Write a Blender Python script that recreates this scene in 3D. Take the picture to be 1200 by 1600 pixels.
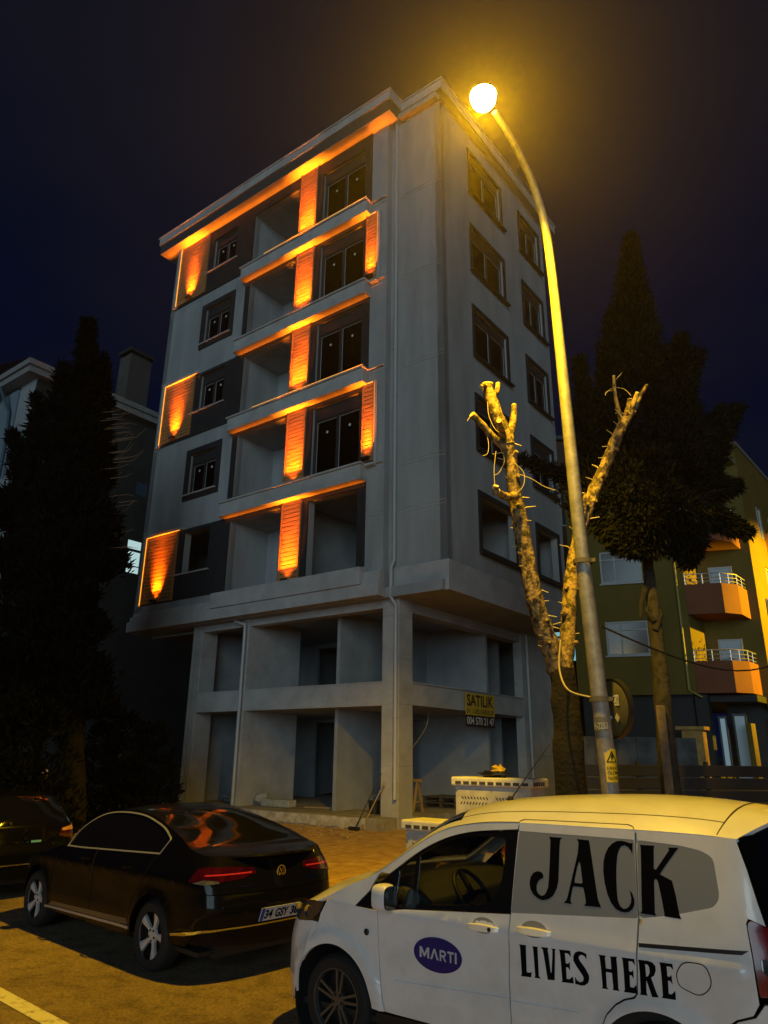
import bpy, bmesh, math, random
from mathutils import Vector, Matrix, noise
R = math.radians
random.seed(7)
SC = bpy.context.scene
COL = SC.collection
for o in list(bpy.data.objects): bpy.data.objects.remove(o)

# ------------------------------------------------------------------ camera
CAM_F, CAM_P, CAM_R, CAM_H = 1123.04, R(18.7147), R(0.69137), 2.0
_cp, _sp = math.cos(CAM_P), math.sin(CAM_P)
FWD = Vector((0, _cp, _sp)); _U = Vector((0, -_sp, _cp)); _X = Vector((1, 0, 0))
RGT = math.cos(CAM_R)*_X + math.sin(CAM_R)*_U
UPV = -math.sin(CAM_R)*_X + math.cos(CAM_R)*_U
cam = bpy.data.objects.new('camera', bpy.data.cameras.new('camera')); COL.objects.link(cam)
cam.matrix_world = Matrix(((RGT.x, UPV.x, -FWD.x, 0), (RGT.y, UPV.y, -FWD.y, 0), (RGT.z, UPV.z, -FWD.z, CAM_H), (0, 0, 0, 1)))
cam.data.sensor_fit = 'VERTICAL'; cam.data.sensor_height = 24; cam.data.lens = 24*CAM_F/1600
cam.data.clip_end = 2000; cam.data.clip_start = 0.05
SC.camera = cam

def at(px, py, Y):            # photo pixel -> point on the vertical plane y = Y
    d = FWD*CAM_F + RGT*(px-600) - UPV*(py-800)
    return Vector((0, 0, CAM_H)) + d*(Y/d.y)

# ------------------------------------------------------------------ sky
W = bpy.data.worlds.new("World"); SC.world = W; W.use_nodes = True
nt = W.node_tree; N = nt.nodes; N.clear(); LK = nt.links.new
wo = N.new('ShaderNodeOutputWorld'); bg = N.new('ShaderNodeBackground'); LK(bg.outputs[0], wo.inputs[0])
tc = N.new('ShaderNodeTexCoord'); sx = N.new('ShaderNodeSeparateXYZ'); LK(tc.outputs['Generated'], sx.inputs[0])
rp = N.new('ShaderNodeValToRGB'); LK(sx.outputs['Z'], rp.inputs[0])
el = rp.color_ramp.elements
el[0].position = 0.0; el[0].color = (.0006, .0026, .0150, 1)
el[1].position = 1.0; el[1].color = (.0060, .0068, .0115, 1)
for p_, c_ in ((.30, (.0004, .0022, .0135)), (.55, (.0009, .0027, .0125)), (.78, (.0030, .0045, .0110))):
    e_ = el.new(p_); e_.color = c_ + (1,)
mp = N.new('ShaderNodeMapping'); mp.inputs['Scale'].default_value = (1.2, 1.2, 3.0); LK(tc.outputs['Generated'], mp.inputs[0])
nz = N.new('ShaderNodeTexNoise'); nz.inputs['Scale'].default_value = 1.6; nz.inputs['Detail'].default_value = 4; LK(mp.outputs[0], nz.inputs['Vector'])
cr_ = N.new('ShaderNodeValToRGB'); cr_.color_ramp.elements[0].position = .42; cr_.color_ramp.elements[1].position = .75; LK(nz.outputs['Fac'], cr_.inputs[0])
mx = N.new('ShaderNodeMixRGB'); mx.inputs[2].default_value = (.0052, .0062, .0120, 1); LK(cr_.outputs[0], mx.inputs[0]); LK(rp.outputs[0], mx.inputs[1])
LK(mx.outputs[0], bg.inputs[0]); bg.inputs[1].default_value = 1.0

# ------------------------------------------------------------------ cool light of the town behind the camera
UL = Vector((-math.sin(R(52.6089)), math.cos(R(52.6089)), 0)); UR = Vector((math.cos(R(52.6089)), math.sin(R(52.6089)), 0))
sun = bpy.data.objects.new('sun', bpy.data.lights.new('sun', 'SUN')); COL.objects.link(sun)
sun.data.energy = 0.92; sun.data.angle = R(35); sun.data.color = (.64, .885, 1.0)
_d = (-UR*.82 - UL*.50 + Vector((0, 0, .08))).normalized()
sun.rotation_euler = _d.to_track_quat('Z', 'Y').to_euler(); sun.location = (0, -10, 30)

SC.view_settings.view_transform = 'Standard'; SC.view_settings.look = 'None'
SC.view_settings.exposure = 0.0; SC.view_settings.gamma = 1.0
try:
    SC.cycles.volume_step_rate = 1.0; SC.cycles.max_bounces = 8; SC.cycles.sample_clamp_indirect = 3.0
    SC.cycles.transparent_max_bounces = 16; SC.cycles.volume_bounces = 0; SC.cycles.use_denoising = True
    SC.cycles.caustics_reflective = False; SC.cycles.caustics_refractive = False
except Exception: pass

# ------------------------------------------------------------------ materials
SODIUM = (1.0, .575, .002)
MT = {}
def mat(name, col, rough=.6, metal=0.0, var=0.0, scale=6.0, bump=0.0, bscale=40.0, spec=.5, coat=0.0, col2=None, lo=.35, hi=.65, emit=None, estr=0.0, stretch=(1, 1, 1), coords='Object'):
    if name in MT: return MT[name]
    m = bpy.data.materials.new(name); m.use_nodes = True
    t = m.node_tree; n = t.nodes; b = n['Principled BSDF']; L = t.links.new
    b.inputs['Base Color'].default_value = (*col, 1); b.inputs['Roughness'].default_value = rough
    b.inputs['Metallic'].default_value = metal; b.inputs['Specular IOR Level'].default_value = spec
    b.inputs['Coat Weight'].default_value = coat; b.inputs['Coat Roughness'].default_value = .04
    if emit:
        b.inputs['Emission Color'].default_value = (*emit, 1); b.inputs['Emission Strength'].default_value = estr
    if var > 0 or col2 or bump > 0:
        tc = n.new('ShaderNodeTexCoord'); mp = n.new('ShaderNodeMapping'); mp.inputs['Scale'].default_value = stretch
        L(tc.outputs[coords], mp.inputs[0])
    if var > 0 or col2:
        z = n.new('ShaderNodeTexNoise'); z.inputs['Scale'].default_value = scale; z.inputs['Detail'].default_value = 6
        z.inputs['Roughness'].default_value = .62; L(mp.outputs[0], z.inputs['Vector'])
        r = n.new('ShaderNodeValToRGB'); r.color_ramp.elements[0].position = lo; r.color_ramp.elements[1].position = hi
        c2 = col2 if col2 else tuple(max(0, c*(1-var)) for c in col); c1 = col if col2 else tuple(min(1, c*(1+var*.5)) for c in col)
        r.color_ramp.elements[0].color = (*c2, 1); r.color_ramp.elements[1].color = (*c1, 1)
        L(z.outputs['Fac'], r.inputs[0]); L(r.outputs[0], b.inputs['Base Color'])
    if bump > 0:
        z2 = n.new('ShaderNodeTexNoise'); z2.inputs['Scale'].default_value = bscale; z2.inputs['Detail'].default_value = 5; L(mp.outputs[0], z2.inputs['Vector'])
        bp = n.new('ShaderNodeBump'); bp.inputs['Strength'].default_value = bump; bp.inputs['Distance'].default_value = .02
        L(z2.outputs['Fac'], bp.inputs['Height']); L(bp.outputs[0], b.inputs['Normal'])
    MT[name] = m
    return m

def glass(name, tint=(.25, .27, .27), gloss=.04, rough=.02, base=.04):
    if name in MT: return MT[name]
    m = bpy.data.materials.new(name); m.use_nodes = True
    t = m.node_tree; n = t.nodes; n.clear(); L = t.links.new
    o = n.new('ShaderNodeOutputMaterial'); mx = n.new('ShaderNodeMixShader'); tr = n.new('ShaderNodeBsdfTransparent'); gl = n.new('ShaderNodeBsdfGlossy')
    fr = n.new('ShaderNodeFresnel'); fr.inputs[0].default_value = 1.5
    tr.inputs[0].default_value = (*tint, 1); gl.inputs['Roughness'].default_value = rough; gl.inputs[0].default_value = (.9, .9, .9, 1)
    L(fr.outputs[0], mx.inputs[0]); L(tr.outputs[0], mx.inputs[1]); L(gl.outputs[0], mx.inputs[2]); L(mx.outputs[0], o.inputs[0])
    MT[name] = m
    return m

plaster = mat('plaster', (.29, .30, .305), .85, var=.20, scale=.9, bump=.08, bscale=60, stretch=(1.6, 1.6, .35), lo=.30, hi=.60)
plaster2 = mat('plaster_cladding', (.39, .39, .385), .8, var=.18, scale=1.6, bump=.05, bscale=60)
inner = mat('inner_plaster', (.30, .31, .32), .9, var=.18, scale=1.2)
charcoal = mat('charcoal_board', (.022, .023, .026), .6, var=.3, scale=3)
slatm = mat('brown_slat', (.40, .21, .075), .6, var=.30, scale=5, stretch=(.3, 1, 4))
framem = mat('window_frame', (.03, .03, .033), .45)
filmm = mat('white_film', (.55, .56, .58), .6)
blackm = mat('black_metal', (.012, .012, .013), .5)
darkroom = mat('dark_room', (.06, .06, .065), .9, var=.2, scale=1)
fascia = mat('dark_fascia', (.045, .05, .055), .6)
conc = mat('concrete', (.30, .29, .27), .9, var=.35, scale=3, bump=.3, bscale=30)
pipem = mat('grey_pipe', (.40, .41, .42), .45)
woodm = mat('raw_wood', (.35, .24, .12), .8, var=.3, scale=5, stretch=(1, 1, .1))
chrome = mat('chrome', (.75, .76, .78), .12, metal=1.0)
vanw = mat('white_paint', (.80, .81, .83), .32, coat=.7, col2=(.66, .66, .64), scale=2.6, lo=.28, hi=.55)
carb = mat('black_paint', (.003, .003, .004), .35, coat=.32, spec=.08)
tyrem = mat('tyre_rubber', (.012, .012, .012), .8, bump=.2, bscale=60)
alloy = mat('alloy', (.62, .63, .64), .38, metal=.35)
satin = mat('satin_trim', (.55, .56, .58), .35, metal=.6)
alloyd = mat('dark_alloy', (.13, .135, .14), .38, metal=.7)
plastic = mat('black_plastic', (.014, .014, .015), .55)
blackgloss = mat('black_gloss', (.008, .008, .009), .08)
redl = mat('red_lens', (.050, .002, .004), .12, coat=1.0, var=.5, scale=14)
vanred = mat('bright_tail_lens', (.20, .005, .010), .25, coat=.3, var=.35, scale=14)
clearl = mat('clear_lens', (.10, .10, .10), .1, coat=1.0, var=.6, scale=14)
amberl = mat('amber_lens', (.65, .33, .06), .15, coat=1.0, var=.5, scale=12)
frost = mat('grey_window_film', (.27, .285, .30), .10, coat=.6)
winglass = glass('window_glass', (.25, .27, .30))
carglass = glass('car_glass', (.78, .79, .76))
darkglass = mat('tinted_glass', (.004, .004, .005), .05, spec=.35)
inkm = mat('black_vinyl', (.006, .006, .007), .9, spec=0)

# ------------------------------------------------------------------ mesh helpers
class MB:
    def __init__(s): s.v = []; s.f = []; s.m = []
    def add(s, vs, fs, m=0):
        o = len(s.v); s.v += [tuple(p) for p in vs]
        for f in fs: s.f.append(tuple(i+o for i in f)); s.m.append(m)
    def box(s, x0, x1, y0, y1, z0, z1, m=0):
        if x0 > x1: x0, x1 = x1, x0
        if y0 > y1: y0, y1 = y1, y0
        if z0 > z1: z0, z1 = z1, z0
        s.add([(x0,y0,z0),(x1,y0,z0),(x1,y1,z0),(x0,y1,z0),(x0,y0,z1),(x1,y0,z1),(x1,y1,z1),(x0,y1,z1)],
              [(0,3,2,1),(4,5,6,7),(0,1,5,4),(1,2,6,5),(2,3,7,6),(3,0,4,7)], m)
    def bar(s, p, q, w, h=None, m=0, up=(0, 0, 1)):
        p = Vector(p); q = Vector(q); h = h or w; d = (q-p).normalized(); u = Vector(up)
        if abs(d.dot(u)) > .95: u = Vector((0, 1, 0))
        a = d.cross(u).normalized()*w/2; b = d.cross(a).normalized()*h/2
        s.add([p-a-b, p+a-b, p+a+b, p-a+b, q-a-b, q+a-b, q+a+b, q-a+b],
              [(0,1,2,3),(7,6,5,4),(0,4,5,1),(1,5,6,2),(2,6,7,3),(3,7,4,0)], m)
    def tube(s, pts, rad, seg=10, m=0, cap=True, rough=0.0, rs=3.0):
        pts = [Vector(p) for p in pts]; n = len(pts)
        rad = rad if hasattr(rad, '__len__') else [rad]*n
        rings = []; ref = None
        for i, p in enumerate(pts):
            d = (pts[min(i+1, n-1)]-pts[max(i-1, 0)]).normalized()
            if ref is None:
                ref = d.orthogonal().normalized()
            ref = (ref - d*ref.dot(d)).normalized(); b = d.cross(ref)
            ring = []
            for k in range(seg):
                a = 2*math.pi*k/seg; c = ref*math.cos(a)+b*math.sin(a); r = rad[i]
                if rough: r *= 1+rough*noise.noise((p+c*rad[i])*rs)
                ring.append(p+c*r)
            rings.append(ring)
        vs = [q for r_ in rings for q in r_]; fs = []
        for i in range(n-1):
            for k in range(seg):
                k2 = (k+1) % seg; fs.append((i*seg+k, i*seg+k2, (i+1)*seg+k2, (i+1)*seg+k))
        if cap:
            fs.append(tuple(reversed(range(seg)))); fs.append(tuple(range((n-1)*seg, n*seg)))
        s.add(vs, fs, m)
    def lathe(s, prof, c=(0, 0, 0), axis='Y', seg=32, m=0, sgn=1):
        vs = []; n = len(prof)
        for r, h in prof:
            for k in range(seg):
                a = 2*math.pi*k/seg
                if axis == 'Y': vs.append((c[0]+r*math.cos(a), c[1]+h*sgn, c[2]+r*math.sin(a)))
                elif axis == 'Z': vs.append((c[0]+r*math.cos(a), c[1]+r*math.sin(a), c[2]+h))
                else: vs.append((c[0]+h, c[1]+r*math.cos(a), c[2]+r*math.sin(a)))
        fs = []
        for i in range(n-1):
            for k in range(seg):
                k2 = (k+1) % seg; fs.append((i*seg+k, i*seg+k2, (i+1)*seg+k2, (i+1)*seg+k))
        s.add(vs, fs, m)
    def prism(s, pts, z0, z1, m=0):      # polygon in xy
        n = len(pts)
        s.add([(x, y, z0) for x, y in pts]+[(x, y, z1) for x, y in pts],
              [tuple(reversed(range(n))), tuple(range(n, 2*n))]+[(i, (i+1) % n, n+(i+1) % n, n+i) for i in range(n)], m)
    def wall(s, u0, u1, z0, z1, holes, w0, w1, mp, m=0):
        """slab with rectangular holes; mp(u,w,z)->xyz ; w0 outer face, w1 inner face"""
        us = sorted({u0, u1, *[h[0] for h in holes], *[h[1] for h in holes]}); zs = sorted({z0, z1, *[h[2] for h in holes], *[h[3] for h in holes]})
        us = [u for u in us if u0 <= u <= u1]; zs = [z for z in zs if z0 <= z <= z1]
        def hole(i, j):
            if i < 0 or j < 0 or i >= len(us)-1 or j >= len(zs)-1: return True
            cu = (us[i]+us[i+1])/2; cz = (zs[j]+zs[j+1])/2
            return any(h[0] < cu < h[1] and h[2] < cz < h[3] for h in holes)
        for i in range(len(us)-1):
            for j in range(len(zs)-1):
                if hole(i, j): continue
                a, b, c, d = us[i], us[i+1], zs[j], zs[j+1]
                q = lambda w: [mp(a, w, c), mp(b, w, c), mp(b, w, d), mp(a, w, d)]
                s.add(q(w0), [(0, 1, 2, 3)], m); s.add(q(w1), [(3, 2, 1, 0)], m)
                for (di, dj, e) in ((-1, 0, ((a, c), (a, d))), (1, 0, ((b, d), (b, c))), (0, -1, ((b, c), (a, c))), (0, 1, ((a, d), (b, d)))):
                    if hole(i+di, j+dj):
                        (p0, p1) = e
                        s.add([mp(p0[0], w0, p0[1]), mp(p1[0], w0, p1[1]), mp(p1[0], w1, p1[1]), mp(p0[0], w1, p0[1])], [(0, 1, 2, 3)], m)
    def build(s, name, mats, parent=None, smooth=None, bevel=0.0, seg=2):
        me = bpy.data.meshes.new(name); me.from_pydata(s.v, [], s.f)
        mats = mats if isinstance(mats, (list, tuple)) else [mats]
        for mm in mats: me.materials.append(mm)
        for p, i in zip(me.polygons, s.m): p.material_index = i
        bm = bmesh.new(); bm.from_mesh(me); bmesh.ops.remove_doubles(bm, verts=bm.verts[:], dist=1e-5)
        bmesh.ops.recalc_face_normals(bm, faces=bm.faces[:]); bm.to_mesh(me); bm.free()
        if smooth is not None:
            for p in me.polygons: p.use_smooth = True
            me.set_sharp_from_angle(angle=R(smooth))
        o = bpy.data.objects.new(name, me); COL.objects.link(o)
        if parent: o.parent = parent
        if bevel:
            bv = o.modifiers.new('bevel', 'BEVEL'); bv.width = bevel; bv.segments = seg; bv.limit_method = 'ANGLE'; bv.angle_limit = R(40)
        return o

def tag(o, label=None, cat=None, group=None, kind=None):
    if label: o['label'] = label
    if cat: o['category'] = cat
    if group: o['group'] = group
    if kind: o['kind'] = kind
    return o
def thing(name, label, cat, loc=(0, 0, 0), rz=0.0, group=None):
    o = bpy.data.objects.new(name, None); COL.objects.link(o); o.location = loc; o.rotation_euler = (0, 0, rz); o.empty_display_size = .2
    return tag(o, label, cat, group)
def copy_tree(o, parent=None):
    kids = list(o.children); c = o.copy(); COL.objects.link(c); c.parent = parent
    for k in kids: copy_tree(k, c)
    return c
def light(name, kind, loc, power, col, parent=None, radius=.05, spot=None, blend=.5, aim=None):
    d = bpy.data.lights.new(name, kind); d.energy = power; d.color = col
    if kind != 'SUN': d.shadow_soft_size = radius
    if spot: d.spot_size = spot; d.spot_blend = blend
    o = bpy.data.objects.new(name, d); COL.objects.link(o); o.location = loc
    if aim is not None: o.rotation_euler = (-Vector(aim)).to_track_quat('Z', 'Y').to_euler()
    if parent: o.parent = parent
    return o

def spl(pts, n=6, closed=False):
    P = [Vector(p) for p in pts]; out = []; m = len(P)
    rng = range(m) if closed else range(m-1)
    for i in rng:
        if closed: a, b, c, d = P[(i-1) % m], P[i], P[(i+1) % m], P[(i+2) % m]
        else: a, b, c, d = P[max(i-1, 0)], P[i], P[i+1], P[min(i+2, m-1)]
        for k in range(n):
            t = k/n
            out.append(.5*((2*b)+(c-a)*t+(2*a-5*b+4*c-d)*t*t+(3*b-a-3*c+d)*t**3))
    if not closed: out.append(P[-1])
    return [tuple(q) for q in out]
def rnd(pts, r=.02, n=4):            # round the corners of a closed 2-D outline
    out = []; m = len(pts)
    for i in range(m):
        p = Vector(pts[i]); a = Vector(pts[i-1])-p; b = Vector(pts[(i+1) % m])-p
        ra = min(r, a.length*.45, b.length*.45); s = p+a.normalized()*ra; e = p+b.normalized()*ra
        for k in range(n+1):
            t = k/n; out.append(tuple(s*(1-t)**2+p*2*t*(1-t)+e*t*t))
    return out
def shrink(pts, d):
    m = len(pts); A = sum(pts[i][0]*pts[(i+1) % m][1]-pts[(i+1) % m][0]*pts[i][1] for i in range(m)); sg = 1 if A > 0 else -1
    out = []
    for i in range(m):
        p = Vector(pts[i]); a = (p-Vector(pts[i-1])); b = (Vector(pts[(i+1) % m])-p)
        if a.length < 1e-6 or b.length < 1e-6: out.append(tuple(p)); continue
        a.normalize(); b.normalize(); n1 = Vector((-a.y, a.x))*sg; n2 = Vector((-b.y, b.x))*sg; n = n1+n2
        if n.length < .2: out.append(tuple(p+n1*d)); continue
        n.normalize(); k = max(.5, n.dot(n1)); out.append(tuple(p+n*d/k))
    return out

def flat(outline, holes=(), step=.08, stepz=None):
    """2-D outline with holes -> triangulated, gridded (verts, faces)"""
    bm = bmesh.new()
    def loop(p):
        q = []
        for a in p:
            if not q or (Vector(a)-Vector(q[-1])).length > 2e-4: q.append(a)
        if (Vector(q[0])-Vector(q[-1])).length < 2e-4: q.pop()
        vs = [bm.verts.new((a[0], a[1], 0)) for a in q]
        for i in range(len(vs)): bm.edges.new((vs[i], vs[(i+1) % len(vs)]))
    loop(outline)
    for h in holes: loop(h)
    bmesh.ops.triangle_fill(bm, use_beauty=True, use_dissolve=False, edges=bm.edges[:], normal=(0, 0, 1))
    xs = [v.co.x for v in bm.verts]; ys = [v.co.y for v in bm.verts]
    def cuts(lo, hi, st):
        if not st: return []
        return [k*st for k in range(math.floor(lo/st)+1, math.ceil(hi/st)) if lo+.2*st < k*st < hi-.2*st]
    for x in cuts(min(xs), max(xs), step): bmesh.ops.bisect_plane(bm, geom=bm.verts[:]+bm.edges[:]+bm.faces[:], plane_co=(x, 0, 0), plane_no=(1, 0, 0))
    for y in cuts(min(ys), max(ys), stepz if stepz is not None else step): bmesh.ops.bisect_plane(bm, geom=bm.verts[:]+bm.edges[:]+bm.faces[:], plane_co=(0, y, 0), plane_no=(0, 1, 0))
    bm.verts.index_update(); bm.edges.index_update()
    vs = [(v.co.x, v.co.y) for v in bm.verts]
    fs = [tuple(v.index for v in (f.verts if f.normal.z > 0 else reversed(f.verts[:]))) for f in bm.faces]
    bd = []
    cnt = {}
    for f in fs:
        for i in range(len(f)): cnt[(f[i], f[(i+1) % len(f)])] = 1
    bd = [e for e in cnt if (e[1], e[0]) not in cnt]
    bm.free()
    return vs, fs, bd
def panel(name, outline, fn, m, parent, holes=(), off=0.0, thick=.02, step=.08, smooth=40, stepz=None):
    vs, fs, bd = flat(outline, holes, step, stepz)
    n = len(vs); V = [fn(u, v, off) for u, v in vs]; F = list(fs)
    if thick:
        V += [fn(u, v, off-thick) for u, v in vs]
        F += [tuple(i+n for i in reversed(f)) for f in fs]
        F += [(b, a, a+n, b+n) for a, b in bd]
    me = bpy.data.meshes.new(name); me.from_pydata([tuple(p) for p in V], [], F)
    me.materials.append(m)
    # outward orientation
    u, v = vs[fs[0][0]]; out = Vector(fn(u, v, off+.01))-Vector(fn(u, v, off))
    me.update()
    if me.polygons[0].normal.dot(out) < 0: me.flip_normals()
    for p in me.polygons: p.use_smooth = True
    me.set_sharp_from_angle(angle=R(smooth))
    o = bpy.data.objects.new(name, me); COL.objects.link(o); o.parent = parent
    return o
_TX = {}
def text2d(s, bold=.0, spacing=1.0):
    k = (s, bold, spacing)
    if k in _TX: return _TX[k]
    c = bpy.data.curves.new('lettering', 'FONT'); c.body = s; c.offset = bold; c.space_character = spacing; c.resolution_u = 3
    o = bpy.data.objects.new('lettering', c); COL.objects.link(o); bpy.context.view_layer.update()
    me = o.evaluated_get(bpy.context.evaluated_depsgraph_get()).to_mesh()
    vs = [(v.co.x, v.co.y) for v in me.vertices]; fs = [tuple(p.vertices) for p in me.polygons]
    bpy.data.objects.remove(o); bpy.data.curves.remove(c)
    x0 = min(v[0] for v in vs); x1 = max(v[0] for v in vs); y0 = min(v[1] for v in vs); y1 = max(v[1] for v in vs)
    _TX[k] = ([((x-x0)/(x1-x0), (y-y0)/(y1-y0)) for x, y in vs], fs)
    return _TX[k]
def letter(name, s, fn, u0, u1, v0, v1, m, parent, bold=.02, off=.003, spacing=1.0):
    vs, fs = text2d(s, bold, spacing)
    mb = MB(); mb.add([fn(u0+(u1-u0)*a, v0+(v1-v0)*b, off) for a, b in vs], fs)
    me = bpy.data.meshes.new(name); me.from_pydata(mb.v, [], mb.f); me.materials.append(m); me.update()
    o = bpy.data.objects.new(name, me); COL.objects.link(o); o.parent = parent
    return o


# ================================================================== ground, road, pavement
def rb(u, b, z):              # street coordinates: u along the kerb (away, to the left), b across the street
    p = UL*u + UR*b
    return (p.x, p.y, z)
def asphalt_mat():
    m = bpy.data.materials.new('asphalt'); m.use_nodes = True; t = m.node_tree; n = t.nodes; b = n['Principled BSDF']; L = t.links.new
    tc = n.new('ShaderNodeTexCoord')
    def ramp(src, p0, p1, c0, c1):
        r = n.new('ShaderNodeValToRGB'); r.color_ramp.elements[0].position = p0; r.color_ramp.elements[1].position = p1; r.color_ramp.elements[0].color = (*c0, 1); r.color_ramp.elements[1].color = (*c1, 1); L(src, r.inputs[0]); return r.outputs[0]
    def nz(sc, de, ro=.6):
        z = n.new('ShaderNodeTexNoise'); z.inputs['Scale'].default_value = sc; z.inputs['Detail'].default_value = de; z.inputs['Roughness'].default_value = ro; L(tc.outputs['Object'], z.inputs['Vector']); return z.outputs['Fac']
    def mul(a, b_):
        x = n.new('ShaderNodeMixRGB'); x.blend_type = 'MULTIPLY'; x.inputs[0].default_value = 1; L(a, x.inputs[1]); L(b_, x.inputs[2]); return x.outputs[0]
    base = ramp(nz(.7, 4), .35, .65, (.17, .122, .074), (.25, .182, .11))
    v = n.new('ShaderNodeTexVoronoi'); v.inputs['Scale'].default_value = 55; L(tc.outputs['Object'], v.inputs['Vector'])
    stone = ramp(v.outputs['Color'], .15, .9, (.62, .62, .62), (1.25, 1.25, 1.25))
    stain = ramp(nz(3.5, 8, .7), .36, .52, (.60, .58, .55), (1, 1, 1))
    L(mul(mul(base, stone), stain), b.inputs['Base Color'])
    vc = n.new('ShaderNodeTexVoronoi'); vc.feature = 'DISTANCE_TO_EDGE'; vc.inputs['Scale'].default_value = 55; L(tc.outputs['Object'], vc.inputs['Vector'])
    bp = n.new('ShaderNodeBump'); bp.inputs['Strength'].default_value = .5; bp.inputs['Distance'].default_value = .006; L(vc.outputs['Distance'], bp.inputs['Height']); L(bp.outputs[0], b.inputs['Normal'])
    b.inputs['Roughness'].default_value = .85; return m
asphalt = asphalt_mat()
soil = mat('soil', (.060, .052, .040), .95, var=.5, scale=.8)
def paving_mat():
    m = bpy.data.materials.new('paving'); m.use_nodes = True; t = m.node_tree; n = t.nodes; b = n['Principled BSDF']; L = t.links.new
    tc = n.new('ShaderNodeTexCoord'); mp = n.new('ShaderNodeMapping'); mp.inputs['Rotation'].default_value = (0, 0, R(-52)); L(tc.outputs['Object'], mp.inputs[0])
    br = n.new('ShaderNodeTexBrick'); br.inputs['Scale'].default_value = 1.0; br.inputs['Brick Width'].default_value = .42; br.inputs['Row Height'].default_value = .21
    br.inputs['Mortar Size'].default_value = .006; br.inputs['Mortar Smooth'].default_value = .3
    br.inputs['Color1'].default_value = (.56, .37, .19, 1); br.inputs['Color2'].default_value = (.44, .29, .15, 1); br.inputs['Mortar'].default_value = (.16, .115, .075, 1)
    z = n.new('ShaderNodeTexNoise'); z.inputs['Scale'].default_value = .9; z.inputs['Detail'].default_value = 7; z.inputs['Roughness'].default_value = .65; L(tc.outputs['Object'], z.inputs['Vector'])
    r = n.new('ShaderNodeValToRGB'); r.color_ramp.elements[0].position = .40; r.color_ramp.elements[1].position = .58; L(z.outputs['Fac'], r.inputs[0])
    mx = n.new('ShaderNodeMixRGB'); mx.inputs[2].default_value = (.52, .34, .17, 1); L(r.outputs[0], mx.inputs[0]); L(mp.outputs[0], br.inputs['Vector']); L(br.outputs['Color'], mx.inputs[1])
    z2 = n.new('ShaderNodeTexNoise'); z2.inputs['Scale'].default_value = 5; z2.inputs['Detail'].default_value = 6; L(tc.outputs['Object'], z2.inputs['Vector'])
    r2 = n.new('ShaderNodeValToRGB'); r2.color_ramp.elements[0].position = .3; r2.color_ramp.elements[1].position = .7; r2.color_ramp.elements[0].color = (.55, .5, .45, 1); L(z2.outputs['Fac'], r2.inputs[0])
    m2 = n.new('ShaderNodeMixRGB'); m2.blend_type = 'MULTIPLY'; m2.inputs[0].default_value = 1; L(mx.outputs[0], m2.inputs[1]); L(r2.outputs[0], m2.inputs[2]); L(m2.outputs[0], b.inputs['Base Color'])
    bp = n.new('ShaderNodeBump'); bp.inputs['Strength'].default_value = .7; bp.inputs['Distance'].default_value = .03; L(z2.outputs['Fac'], bp.inputs['Height']); L(bp.outputs[0], b.inputs['Normal'])
    b.inputs['Roughness'].default_value = .9
    return m
def sheet(name, us, prof, m, bumpy=0.0, kind='structure'):
    mb = MB(); vs = []; fs = []
    for u in us:
        for b, z in prof: vs.append(rb(u, b, z + (bumpy*noise.noise(Vector((u*.5, b*.5, 3))) if bumpy else 0)))
    n = len(prof)
    for i in range(len(us)-1):
        for j in range(n-1): fs.append((i*n+j, (i+1)*n+j, (i+1)*n+j+1, i*n+j+1))
    mb.add(vs, fs); o = mb.build(name, m, smooth=30); return tag(o, kind=kind)
sheet('ground', [-90, -60, -30, 0, 30, 60, 90], [(-60, -.03), (14.2, -.03), (14.6, .10), (20, .5), (30, 1.25), (60, 1.8), (110, 2.2)], soil)
sheet('road', [-80+4*i for i in range(41)], [(-3.5, -.004), (0, 0), (4, 0), (7.12, -.012)], asphalt)
sheet('pavement', [-40+1.0*i for i in range(81)], [(7.16, -.02), (7.17, .115), (7.30, .12)] + [(7.8+.8*i, .13+.20*(i/8)) for i in range(9)] + [(15.2, .34), (15.25, .05)], paving_mat(), bumpy=.018)
kerb = MB()
for i in range(80): kerb.box(-40+i, -40+i+.985, 7.0, 7.165, -.02, .112+.004*(i % 3))
kerb.v = [rb(*v) for v in kerb.v]
tag(kerb.build('kerb', conc, bevel=.015), kind='structure')
mk = MB()
p_, q_ = Vector((-3.31, 7.32, .005)), Vector((-2.47, 6.56, .005)); dd_ = (q_-p_).normalized(); nn_ = Vector((-dd_.y, dd_.x, 0))
q_ = p_+dd_*3.4; p_ = p_-dd_*1.6
mk.add([p_-nn_*.10-dd_*0, q_-nn_*.10, q_+nn_*.05, p_+nn_*.05], [(0, 1, 2, 3)])
tag(mk.build('lane_marking', mat('worn_road_paint', (.62, .60, .55), .8, col2=(.22, .20, .17), scale=9, lo=.30, hi=.48)), kind='structure')

# ================================================================== the new apartment building
BP = Vector((.42, 18.48, .35))
BRZ = R(52.6089-90)
B = thing('apartment_building', 'tall unfinished pale apartment block with orange lit balconies on open concrete columns', 'building', BP, BRZ)
def ab(a, b, z): return (-a, b, z-.35)
def WP(a, b, z): return BP - Vector((0, 0, .35)) + UL*a + UR*b + Vector((0, 0, z))
class BB(MB):
    def bx(s, a0, a1, b0, b1, z0, z1, m=0): s.box(-a0, -a1, b0, b1, z0-.35, z1-.35, m)
    def front(s, a0, a1, z0, z1, holes, b0, b1, m=0): s.wall(a0, a1, z0, z1, holes, b0, b1, ab, m)
    def side(s, b0, b1, z0, z1, holes, a0, a1, m=0): s.wall(b0, b1, z0, z1, holes, a0, a1, lambda u, w, z: (-w, u, z-.35), m)
FL = [6.74+3.05*k for k in range(5)]           # parapet tops, lowest storey first
SOF, ZB = 21.85, 5.92
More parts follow.
